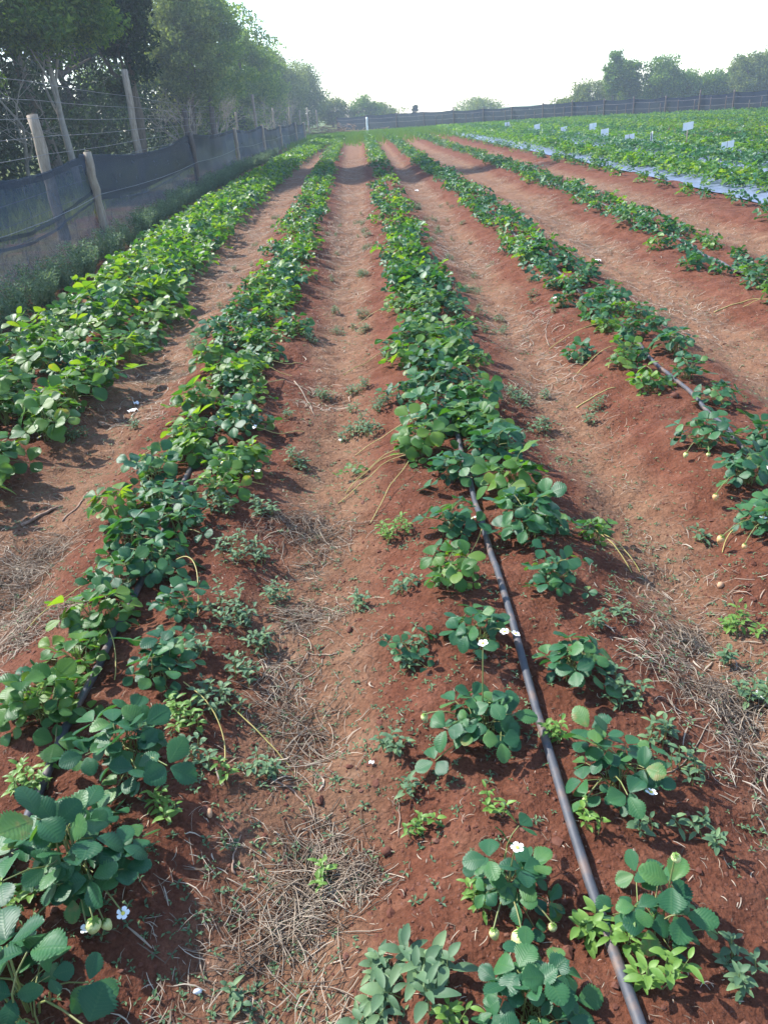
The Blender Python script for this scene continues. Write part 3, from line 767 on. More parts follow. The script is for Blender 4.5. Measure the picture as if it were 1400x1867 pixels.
_m = MB(); _m.add(*dome(.0048, .004)); EYE = _m.mesh('flower_eye', M['flower_eye'])
def berry_mesh(name, mat):
    V = []; F = []; n = 14
    pr = [(0, .002), (.002, .011), (.008, .0145), (.016, .0135), (.025, .0095), (.031, .0045), (.033, .0008)]
    for z, r in pr:
        for j in range(n): V.append((r * math.cos(j * 2 * math.pi / n), r * math.sin(j * 2 * math.pi / n), -z))
    for i in range(len(pr) - 1):
        for j in range(n): F.append((i * n + j, (i + 1) * n + j, (i + 1) * n + (j + 1) % n, i * n + (j + 1) % n))
    mb = MB(); mb.add(V, F); return mb.mesh(name, mat)
BERRY = berry_mesh('strawberry_fruit', M['berry']); RIPE = berry_mesh('strawberry_fruit', M['ripe'])
_m = MB()
for k in range(7):
    a = k * 2 * math.pi / 7
    _m.add(np.array([(0, 0, .002), (.006, -.003, .003), (.014, 0, -.001), (.006, .003, .003)]) @ rotz(a).T, [(0, 1, 2, 3)])
CALYX = _m.mesh('calyx', M['bright_leaf'])

def T4(loc, rot=None, s=1.0):
    m = Matrix.Translation(Vector(loc))
    if rot is not None: m = m @ Matrix([list(r) + [0] for r in rot] + [[0, 0, 0, 1]])
    return m @ Matrix.Scale(s, 4)

def stalk(parent, a, b, r=.0016, mat='petiole', name='flower_stalk'):
    a = np.array(a); b = np.array(b); t = np.linspace(0, 1, 6)[:, None]
    P = a + (b - a) * t; P[:, 2] += np.sin(t[:, 0] * math.pi) * np.linalg.norm(b - a) * .22
    mb = MB(); mb.add(*tube(P, r, 5, False)); return mb.build(name, M[mat], parent)

def soil_z(x, y):
    return gz(x, y) + (.05 if x > 5.2 and y > 8 else 0)

def berry_plant(x, y, n, size, seed, mat='berry_leaf', label=None, group=None, flowers=(), fruits=(), squash=1.0):
    rng = np.random.RandomState(seed)
    z = soil_z(x, y)
    root = empty('strawberry_plant', (x, y, z - .004)); tag(root, label, 'strawberry plant', group)
    for (c, k, a, s, dx, dy) in leaf_spots(rng, n, size):
        m = Matrix.Translation((dx, dy, 0)) @ Matrix.Rotation(a, 4, 'Z') @ Matrix.Rotation(rng.normal() * .08, 4, 'Y') @ Matrix.Diagonal((s, s, s * squash * rng.uniform(.9, 1.1), 1))
        link('leaf', LEAF[mat, c, k], root, m)
    for (a, r, h) in flowers:
        p = (math.cos(a) * r, math.sin(a) * r, h)
        stalk(root, (0, 0, .01), p)
        f = link('flower', FLOWER, root, T4(p, rotz(rng.uniform(0, 6)) @ rotx(rng.uniform(-.5, .1)) @ roty(rng.uniform(-.3, .3)), .78))
        link('flower_eye', EYE, f, T4((0, 0, .0012)))
    for (a, r, h, s, ripe) in fruits:
        p = (math.cos(a) * r, math.sin(a) * r, h)
        stalk(root, (0, 0, .01), (p[0], p[1], h + .003))
        f = link('strawberry_fruit', RIPE if ripe else BERRY, root, T4(p, rotz(rng.uniform(0, 6)) @ rotx(rng.uniform(-.5, .5)), s))
        link('calyx', CALYX, f, T4((0, 0, .001)))
    return root

def arc(pts, q):
    """smooth curve through three points, q from 0 to 2"""
    pts = np.asarray(pts, float)
    return pts[0] * (q - 1) * (q - 2) / 2 - pts[1] * q * (q - 2) + pts[2] * q * (q - 1) / 2

def runner(root, pts, r=.0017, name='runner'):
    """a stolon creeping over the soil, in world coordinates (x, y, height above soil)"""
    o = root.location
    P = []
    pts = np.array(pts, float)
    t = np.linspace(0, len(pts) - 1, 14)
    for q in t:
        xx_, yy_, hh = arc(pts, q)
        P.append((xx_ - o.x, yy_ - o.y, gz(xx_, yy_) + hh + r - o.z))
    mb = MB(); mb.add(*tube(P, r, 5, False)); return mb.build(name, M['runner'], root)

# --- the near plants, one by one: position, leaves, size, look
def P_(xy, n, size, mat, label, fl=(), fr=()):
    return (xy, n, size, mat, label, fl, fr)
B, G = 'berry_leaf', 'berry_leaf_lush'
NEAR = [
 P_((0.181, 0.758), 21, 1.06, B, 'big dark strawberry plant at the bottom edge beside the middle pipe'),
 P_((0.184, 0.987), 15, .85, B, 'strawberry plant with a large pale unripe fruit hanging at its foot', ((-1.2, .03, .17),), ((-1.5, .105, .040, 1.2, 0), (-2.0, .10, .035, .65, 0), (-.9, .11, .03, .55, 0))),
 P_((0.448, 0.891), 11, 1.0, B, 'strawberry plant just right of the middle pipe near the bottom edge', (), ((.9, .02, .19, .6, 0),)),
 P_((0.462, 1.251), 15, 1.06, B, 'broad strawberry plant right of the middle pipe with a white flower', ((-1.1, .11, .07),), ((-2.4, .10, .03, .7, 0),)),
 P_((0.196, 1.414), 18, 1.0, B, 'dense dark strawberry plant left of the middle pipe with one tall white flower', ((1.4, .05, .24),), ((3.0, .14, .06, .6, 0),)),
 P_((0.451, 1.615), 12, .95, B, 'loose strawberry plant touching the middle pipe on its right side'),
 P_((0.228, 1.746), 13, .98, B, 'strawberry plant left of the middle pipe showing two open white flowers', ((-.7, .12, .09), (-.9, .1, .10)), ()),
 P_((0.494, 2.008), 14, .95, B, 'compact strawberry plant right of the middle pipe, third up from the broad one'),
 P_((0.191, 2.045), 15, 1.0, G, 'spreading strawberry plant left of the pipe below the feathery weed'),
 P_((0.228, 2.396), 14, .98, B, 'rounded strawberry plant where the pipe comes out of the foliage', ((-.5, .08, .08),), ()),
 P_((0.491, 2.340), 24, 1.12, B, 'largest dark bushy strawberry plant right of the middle pipe'),
 P_((0.725, 2.355), 8, .72, G, 'small runner plant set apart in the furrow with pale stolons'),
 P_((0.491, 2.665), 20, 1.18, G, 'bright green large leaved strawberry plant above the dark bushy one'),
 P_((0.274, 2.825), 18, 1.0, B, 'blue green strawberry plant left of the bright large leaved one', ((-1.2, .08, .07),), ()),
 P_((0.162, 3.126), 18, 1.15, G, 'bright strawberry plant with yellow stolons trailing into the furrow'),
 P_((0.453, 3.137), 15, .95, B, 'dark strawberry plant between the pipe and the right furrow'),
 P_((-0.140, 3.129), 5, .5, G, 'tiny bright runner plant in the straw at the end of stolons'),
 P_((0.035, 1.742), 6, .6, B, 'small young strawberry plant left of the flowering one'),
 P_((-0.684, 0.818), 9, 1.3, B, 'large leaved strawberry plant cut by the bottom left corner'),
 P_((-0.671, 1.078), 26, 1.28, B, 'huge spreading strawberry plant with white flowers below its leaves at lower left', ((-1.15, .15, .035), (-.75, .17, .04)), ((-1.05, .155, .05, 1.0, 0), (-.95, .15, .03, .7, 0))),
 P_((-0.647, 1.374), 17, 1.15, B, 'dark strawberry plant right of the left pipe with a drooping yellow bud'),
 P_((-0.899, 1.547), 20, 1.05, G, 'wide strawberry plant left of the left pipe'),
 P_((-0.638, 1.717), 16, 1.0, B, 'strawberry plant right of the left pipe among grey weeds'),
 P_((-0.882, 1.949), 15, 1.05, G, 'strawberry plant with a bright stolon beside the left pipe'),
 P_((-0.992, 1.662), 10, .8, B, 'smaller strawberry plant at the left edge beside the wide one'),
 P_((-0.788, 2.269), 18, 1.05, B, 'lower of three dark strawberry plants crowding over the left pipe'),
 P_((-0.921, 2.455), 16, 1.05, B, 'outer dark strawberry plant leaning to the straw on the left'),
 P_((-0.878, 2.753), 17, 1.0, B, 'upper of three dark strawberry plants crowding over the left pipe'),
 P_((-0.825, 3.173), 16, 1.12, G, 'left half of the big bright clump in the second row', ((-.6, .16, .04),), ()),
 P_((-0.600, 3.135), 20, 1.15, G, 'right half of the big bright clump in the second row', ((-1.4, .14, .04), (-1.1, .15, .04)), ()),
 P_((-1.027, 3.147), 8, .85, G, 'small bright strawberry plant at the left end of the big clump'),
 P_((1.335, 2.952), 16, .98, B, 'strawberry plant with green fruits left of the right hand pipe', (), ((-2.4, .15, .02, .7, 0), (-1.8, .12, .02, .6, 0))),
 P_((1.353, 2.603), 19, 1.08, B, 'large strawberry plant at the right edge with an orange fruit beside it', ((-1.2, .1, .1),), ((-2.5, .2, .02, .8, 1),)),
 P_((1.297, 2.305), 14, 1.0, B, 'strawberry plant cut by the right edge with a ripening fruit on the soil', ((-2.2, .1, .09),), ((3.5, .19, .02, .9, 1), (3.9, .17, .015, .6, 1))),
 P_((1.571, 2.940), 14, 1.0, B, 'strawberry plant right of the pipe at the right edge'),
 P_((1.384, 3.753), 15, 1.0, G, 'lighter strawberry plant where the right hand pipe comes out'),
 P_((1.629, 3.510), 12, .9, B, 'lone strawberry plant right of the bare stretch of pipe'),
 P_((1.622, 3.902), 15, 1.0, B, 'strawberry plant right of the pipe above the lone one'),
 P_((-0.758, 2.535), 15, 1.0, B, 'dark strawberry plant at the right flank of the three crowding over the left pipe'),
 P_((-0.900, 2.164), 14, 1.0, B, 'strawberry plant wedged between the dark trio and the bright stolon plant'),
 P_((-0.654, 1.980), 12, .85, B, 'small strawberry plant between pale weeds right of the left pipe'),
 P_((-0.887, 1.755), 13, .95, G, 'strawberry plant hiding the left pipe above the wide one'),
 P_((-0.649, 2.973), 14, .95, G, 'strawberry plant hanging below the big bright clump'),
]
near_xy = [p[0] for p in NEAR]
near_root = {}
for k, (xy, n, s, mt, lab, fl, fr) in enumerate(NEAR):
    near_root[k] = berry_plant(xy[0], xy[1], int(n * 1.5) + 2, s * (.74 if k == 0 else .86 if k < 9 else .98 if k < 18 else .92), 400 + k, mt, lab, None, fl, fr)
# stolons of the near plants
runner(near_root[11], [(*(0.737, 2.365), .04), (*(0.789, 2.279), .03), (*(0.834, 2.188), .0)])
runner(near_root[11], [(*(0.725, 2.355), .04), (*(0.767, 2.271), .025), (*(0.803, 2.178), .0)])
RUN = [
 (14, [(*(0.096, 3.018), .05), (*(-0.022, 3.004), .03), (*(-0.201, 2.901), 0)]), (14, [(*(0.092, 3.042), .05), (*(-0.045, 3.042), .04), (*(-0.166, 2.960), 0)]), (14, [(*(0.104, 3.087), .06), (*(0.004, 3.104), .03), (*(-0.128, 3.079), 0)]),
 (14, [(*(0.105, 2.971), .04), (*(0.029, 2.812), .03), (*(-0.068, 2.633), 0)]),
 (23, [(*(-0.857, 1.919), .03), (*(-0.801, 1.807), .03), (*(-0.781, 1.708), 0)]), (25, [(*(-0.700, 2.206), .09), (*(-0.625, 2.146), .09), (*(-0.599, 1.974), 0)]),
 (22, [(*(-0.567, 1.630), .04), (*(-0.469, 1.526), .03), (*(-0.436, 1.408), 0)]), (22, [(*(-0.461, 1.608), .02), (*(-0.362, 1.515), .02), (*(-0.286, 1.440), 0)]),
 (26, [(*(-0.995, 2.209), .03), (*(-1.101, 2.093), .02), (*(-1.172, 2.026), 0)]), (9, [(*(0.328, 2.343), .05), (*(0.302, 2.289), .03), (*(0.275, 2.256), 0)]),
 (33, [(*(1.280, 2.288), .03), (*(1.200, 2.319), .02), (*(1.125, 2.233), 0)]),
]
for k, pts in RUN: runner(near_root[k], pts)

# --- the rest of the rows
rng = np.random.RandomState(12)
spots = []      # x, y, row, leaves, size, material
def clear(x, y, d=.15):
    return all((x - a) ** 2 + (y - b) ** 2 > d * d for a, b in near_xy)
def add_row(k, y0, y1, offs, step, size, mat_p, gap, n=(20, 28), jit=.06):
    y = y0
    while y < y1:
        for o in offs:
            yy_ = y + rng.uniform(-.5, .5) * step
            x = float(row_x(k, yy_)) + o + rng.normal() * jit
            g_ = gap(yy_) if callable(gap) else gap
            if (o == .0 and yy_ > 9 and k < 7) or rng.rand() < g_ or not in_view(x, yy_) or not clear(x, yy_) or yy_ > fence_y(x) - 3: continue
            spots.append((x, yy_, k, rng.randint(*n), size * rng.uniform(.85 if k == 1 else .68, 1.2), 'berry_leaf_lush' if rng.rand() < mat_p else 'berry_leaf'))
        y += step
add_row(1, 2.9, 54, (-.42, -.14, .10, .34), .25, 1.32, .85, .0, (19, 25))
add_row(2, 2.75, 57, (-.14, .0, .13), .22, .98, .6, lambda y: .06)
add_row(3, 2.85, 57, (-.13, .0, .12), .23, 1.0, .55, lambda y: .75 if 15 < y < 23.5 else (.14 if y > 8 else .05))
add_row(4, 3.9, 57, (-.13, .12), .23, .95, .25, lambda y: .22 if 8 < y < 12 else .10)
add_row(5, 5.2, 58, (-.13, .12), .25, .96, .25, .13)
add_row(6, 8.5, 58, (-.12, .12), .34, 1.0, .5, .42)
for k in range(7, 19):
    add_row(k, 8, 62, (-.28, -.06, .14, .34), .27, 1.3 if k == 7 else 1.2, .85 if k in (7, 9, 11, 12, 14, 16) else .2, .05)
spots.sort(key=lambda s: depth_of(s[0], s[1]))
ROWNAME = {1: 'first row from the net', 2: 'second row from the net', 3: 'middle row', 4: 'fourth row from the net', 5: 'fifth row from the net', 6: 'sparse row along the plastic'}
def row_label(x, y, k, mat, flowering):
    """what tells a plant of the crowded rows apart: hue, flowers, side of its row, how far up the row"""
    hue = 'bright green' if mat == 'berry_leaf_lush' else 'dark green'
    side = 'left side' if x < float(row_x(k, y)) - (.12 if k in (1,) or k > 6 else 0) else 'right side' if x > float(row_x(k, y)) + (.12 if k in (1,) or k > 6 else 0) else 'centre'
    far = 'near end' if y < 5 else 'lower stretch' if y < 7.5 else 'middle stretch' if y < 11 else 'upper stretch'
    return '%s%s strawberry plant, %s of the %s, %s' % ('flowering ' if flowering else '', hue, side, ROWNAME.get(k, 'plastic covered beds'), far)
N_IND = 300 - len(NEAR)
N_LEAFED = 150
PLANT_VAR = {}
def joined_plant(rng, n, size):
    V = []; F = []; n0 = 0
    for (c, k, a, s, dx, dy) in leaf_spots(rng, n, size):
        bv, bf = LOW[c][k]
        V.append((bv * s) @ rotz(a).T + np.array([dx, dy, 0])); F += [tuple(i + n0 for i in f) for f in bf]; n0 += len(bv)
    return np.concatenate(V), np.array(F)
for q, (x, y, k, n, s, mt) in enumerate(spots[:N_IND]):
    if q < N_LEAFED:
        r = np.random.RandomState(2000 + q)
        fl = [(r.uniform(-2.6, -.4), r.uniform(.1, .17), r.uniform(.05, .13))] if r.rand() < .09 else []
        lab = row_label(x, y, k, mt, bool(fl))
        root = berry_plant(x, y, n, s, 2000 + q, mt, lab, lab, fl)
        if r.rand() < (.22 if k in (2, 3, 4) else .06):       # a stolon or two feeling its way into the furrow
            sd_ = 1 if x > float(row_x(k, y)) else -1
            for _ in range(r.randint(1, 3)):
                ln = r.uniform(.2, .42); a_ = (0 if sd_ > 0 else math.pi) + r.normal() * .5
                runner(root, [(x, y, .05), (x + math.cos(a_) * ln * .5, y + math.sin(a_) * ln * .5 - .03, .045), (x + math.cos(a_ + .3) * ln, y + math.sin(a_ + .3) * ln, .0)], .0022)
    else:
        key = (mt, q % 6)
        if key not in PLANT_VAR:
            pv, pf = joined_plant(np.random.RandomState(3000 + q), 18, 1.0)
            PLANT_VAR[key] = big_mesh('foliage', pv, pf, M[mt])
        root = empty('strawberry_plant', (x, y, soil_z(x, y) - .004), rng.uniform(0, 6.28), s); lab = row_label(x, y, k, mt, False); tag(root, lab, 'strawberry plant', lab)
        link('foliage', PLANT_VAR[key], root)
# everything beyond: one mass of foliage
protos = {}
for far in (0, 1):
    for v_ in range(8):
        r = np.random.RandomState(3500 + v_ + far * 20)
        pv, pf = joined_plant(r, 14 if not far else 8, 1.0 if not far else 1.15)
        if far:   # at that distance a leaflet is one bent quad
            pv2 = pv.reshape(-1, 12, 3)[:, [0, 6, 10, 8]]; pv = pv2.reshape(-1, 3); pf = np.arange(len(pv)).reshape(-1, 4)
        protos[far, v_] = (pv, pf)
acc = {'berry_leaf': [[], [], 0], 'berry_leaf_lush': [[], [], 0]}
for (x, y, k, n, s, mt) in spots[N_IND:]:
    far = int(y > 24)
    pv, pf = protos[far, rng.randint(8)]
    A = acc[mt]
    A[0].append(pv * s @ rotz(rng.uniform(0, 6.28)).T + np.array([x, y, soil_z(x, y)])); A[1].append(pf + A[2]); A[2] += len(pv)
V = np.concatenate([np.concatenate(acc[m][0]) for m in acc]); n1 = acc['berry_leaf'][2]
F = np.concatenate([np.concatenate(acc['berry_leaf'][1]), np.concatenate(acc['berry_leaf_lush'][1]) + n1])
me = big_mesh('strawberry_foliage', V, F, M['berry_leaf']); me.materials.append(M['berry_leaf_lush'])
mi = np.zeros(len(F), np.int32); mi[sum(len(f) for f in acc['berry_leaf'][1]):] = 1
me.polygons.foreach_set('material_index', mi)
tag(link('strawberry_foliage', me), 'far strawberry rows merging into a green mass', 'strawberry rows', kind='stuff')

# ------------------------------------------------------------------ drip pipes
def drip_pipe(k, y0, y1, label, r=.0108, dx=0.0):
    y = y0; P = []
    rr = np.random.RandomState(50 + k)
    while y < y1:
        x = float(row_x(k, y)) + dx + (float(vnoise(np.array([y * .7]), np.array([k * 9.]))[0]) - .5) * .05
        P.append((x, y, max(gz(x, y), gz(x + .012, y), gz(x - .012, y)) + r * .8)); y += max(.07, y * .03)
    P = np.array(P); P[1:-1, 2] = np.maximum(P[1:-1, 2], (P[:-2, 2] + P[2:, 2]) / 2)
    mb = MB(); mb.add(*tube(P, r, 10)); o = mb.build('drip_pipe', M['pipe'])
    tag(o, label, 'irrigation pipe')
drip_pipe(2, .3, 45, 'black drip pipe running under the second row at lower left')
drip_pipe(3, .3, 45, 'black drip pipe running up the middle of the photo')
drip_pipe(4, 1.5, 45, 'black drip pipe in the fourth row coming out at the right edge')
drip_pipe(5, 4, 40, 'thin black drip pipe hidden in the fifth row')

# ------------------------------------------------------------------ plastic mulch, marker cards
for k, (a, b, y0, y1, lab) in enumerate([(-.68, .5, 8.5, 60, 'silver blue plastic sheet showing along the first mulched bed'), (-.62, .5, 12, 58, 'silver plastic sheet under the second mulched bed'),
                                        (-.6, .5, 16, 56, 'silver plastic sheet under the third mulched bed'), (-.6, .5, 20, 52, 'silver plastic sheet under the fourth mulched bed')]):
    ys_ = np.concatenate([np.arange(y0, 25, .2), np.arange(25, y1, .8)]); us = np.linspace(a, b, 10); Vv = []
    for y in ys_:
        for u in us:
            x = float(row_x(7 + k, y)) + u + (.05 * math.sin(y * 1.3 + k) if u == us[0] else 0)
            Vv.append((x, y, float(ground_z(np.array([x]), np.array([y]), False)[0]) + (.004 if u == us[0] else .045) + .02 * float(vnoise(np.array([x * 6]), np.array([y * 6]))[0])))
    m_ = len(us); mb = MB(); mb.add(Vv, [(r_ * m_ + c, r_ * m_ + c + 1, (r_ + 1) * m_ + c + 1, (r_ + 1) * m_ + c) for r_ in range(len(ys_) - 1) for c in range(m_ - 1)])
    tag(mb.build('plastic_mulch', M['plastic']), lab, 'plastic mulch')
CARDS = [((8.02, 21.0), .66, .26, .17, 'white marker card on the tallest stake in the mulched beds'), ((7.62, 17.7), .36, .30, .22, 'low white marker card nearest the right edge of the photo'),
         ((7.68, 22.6), .44, .06, .42, 'narrow white marker strip left of the tallest card'), ((8.1, 25.8), .28, .28, .16, 'low white marker card between the strip and the pair'),
         ((7.79, 27.4), .42, .26, .22, 'white marker card, lower of a close pair'), ((8.81, 32.6), .46, .26, .24, 'white marker card, upper of a close pair'),
         ((8.25, 34.9), .34, .26, .18, 'small white marker card half sunk in foliage'), ((7.78, 38), .42, .28, .22, 'white marker card left of the half sunk one'), ((8.0, 47), .4, .26, .2, 'farthest small white marker card')]
for k, ((x, y), h, w, hh, lab) in enumerate(CARDS):
    root = empty('marker_card', (x, y, -.02), .25 * math.sin(k * 2.1)); tag(root, lab, 'marker')
    mb = MB(); mb.add(*tube([(0, 0, -.1), (.003, 0, h * .5), (0, 0, h)], .014, 6)); mb.build('stake', M['post'], root)
    mb = MB(); rr = np.random.RandomState(k); n_ = 6
    Vv = [(w * (c / (n_ - 1) - .5), -.02 - .02 * math.sin(c * 1.1 + k) + s_, h - hh + hh * q + .03 * (c / (n_ - 1) - .5)) for s_ in (0, .004) for q in (0, 1) for c in range(n_)]
    Ff = [(c, c + 1, n_ + c + 1, n_ + c) for c in range(n_ - 1)] + [(2 * n_ + c, 3 * n_ + c, 3 * n_ + c + 1, 2 * n_ + c + 1) for c in range(n_ - 1)]
    Ff += [(n_ + c, n_ + c + 1, 3 * n_ + c + 1, 3 * n_ + c) for c in range(n_ - 1)] + [(c + 1, c, 2 * n_ + c, 2 * n_ + c + 1) for c in range(n_ - 1)]
    mb.add(Vv, Ff); mb.build('card', M['card'], root, False)

# ------------------------------------------------------------------ feathery herb shrubs between net and first row
def herb_mesh(seed):
    rng = np.random.RandomState(seed); C = []; Dv = []; S = MB()
    for q in range(26):
        a = rng.uniform(0, 6.28); r = .17 * math.sqrt(rng.rand()); b = np.array([math.cos(a) * r * .5, math.sin(a) * r * .5, 0])
        d = np.array([math.cos(a) * r * 2.8, math.sin(a) * r * 2.8, 1]); d /= np.linalg.norm(d); L = rng.uniform(.2, .38)
        for t in np.linspace(.12, 1, 11):
            for j in range(4):
                C.append(b + d * L * t); th = rng.uniform(0, 6.28)
                o = np.array([math.cos(th), math.sin(th), .75]); Dv.append(o / np.linalg.norm(o) * rng.uniform(.03, .05))
    C = np.array(C); Dv = np.array(Dv); side = np.cross(Dv, rng.normal(size=Dv.shape)); side /= np.linalg.norm(side, axis=1)[:, None]; side *= .006
    P = np.stack([C, C + Dv * .5 + side, C + Dv, C + Dv * .5 - side], 1).reshape(-1, 3)
    return big_mesh('foliage', P, np.arange(len(P)).reshape(-1, 4), M['herb'], False)
HERB = [herb_mesh(k) for k in range(5)]
rng = np.random.RandomState(21); y = 6.2; k = 0
while y < 36:
    x = np.interp(y, [6, 8.6, 11.4, 16.4, 25, 36], [-3.0, -3.22, -3.36, -3.62, -3.78, -3.7]) + rng.normal() * .06
    if in_view(x, y, .1):
        root = empty('herb_shrub', (x, y, gz(x, y) - .01), rng.uniform(0, 6), rng.uniform(.72, 1.12))
        tall_ = root.scale[0] > .92; far_ = 'before the nearest net stake' if y < 12 else 'between the two nearest net stakes' if y < 20.5 else 'beyond the second net stake'
        lab = '%s feathery grey green herb shrub along the shade net, %s' % ('tall' if tall_ else 'low', far_); tag(root, lab, 'shrub', lab)
        link('foliage', HERB[k % 5], root); k += 1
    y += rng.uniform(.2, .36) * (1.5 if rng.rand() < .12 else 1)

# ------------------------------------------------------------------ weeds
def weed_leaf(seed, L=.042, W=.021):
    rng = np.random.RandomState(seed); V = []; F = []; n = 7
    for k in range(n):
        s = k / (n - 1); hw = W * .5 * math.sin(math.pi * (.06 + .9 * s ** .85)) ** .8
        for v in (-1, 0, 1): V.append((.008 + s * L, v * hw, -.35 * L * s * s + abs(v) * hw * .35 + .012 * s))
    for k in range(n - 1):
        for j in range(2):
            a = k * 3 + j; F.append((a, a + 1, a + 4, a + 3))
    sv, sf = tube([(0, 0, 0), (.004, 0, .001), (.009, 0, .001)], .0008, 3, False)
    mb = MB(); mb.add(V, F); mb.add(sv, sf); return mb
WEEDL = {mt: [weed_leaf(k, .042 * (1 + .1 * k), .024 - .003 * k).mesh('leaf', M[mt]) for k in range(3)] for mt in ('weed_leaf', 'bright_leaf')}
WEEDL['berry_leaf'] = WEEDL['weed_leaf']

def weed(x, y, w, seed, mat='weed_leaf', label=None, group=None, parts=True, stems=None, ls=1.0):
    rng = np.random.RandomState(seed)
    z = gz(x, y); root = empty('weed', (x, y, z - .003)); tag(root, label, 'weed', group)
    ns = stems or max(1, int(w / .016 * (1 + w * 4))); sm = MB(); lv = MB()
    for q in range(ns):
        a = rng.uniform(0, 6.28); r = 0 if ns == 1 else w * .42 * math.sqrt(rng.rand())
        b = np.array([math.cos(a) * r, math.sin(a) * r, 0]); h = rng.uniform(.03, .075) * (.7 + w * 2)
        b[2] = gz(x + b[0], y + b[1]) - z
        tip = b + np.array([rng.normal() * .012, rng.normal() * .012, h])
        sm.add(*tube([b, (b + tip) / 2 + rng.normal(size=3) * .003, tip], [.0016, .0013, .0008], 4, False))
        nl = rng.randint(5, 9); a0 = rng.uniform(0, 6)
        for k in range(nl):
            f = .35 + .65 * (k + 1) / nl
            m = Matrix.Translation(Vector(b + (tip - b) * f)) @ Matrix.Rotation(a0 + k * 2.4 + rng.uniform(-.3, .3), 4, 'Z') @ Matrix.Rotation(-.5 * f + .25 + rng.normal() * .15, 4, 'Y') @ Matrix.Scale(rng.uniform(.5, .9) * (.72 + w * .5) * ls * (1.1 - .35 * f), 4)
            me = WEEDL[mat][rng.randint(3)]
            if parts: link('leaf', me, root, m)
            else:
                vv = np.array([v.co[:] for v in me.vertices]); lv.addt(vv, [tuple(p.vertices) for p in me.polygons], np.array(m))
    sm.build('stem', M['petiole'], root)
    if not parts: lv.build('foliage', M[mat], root)
    return root

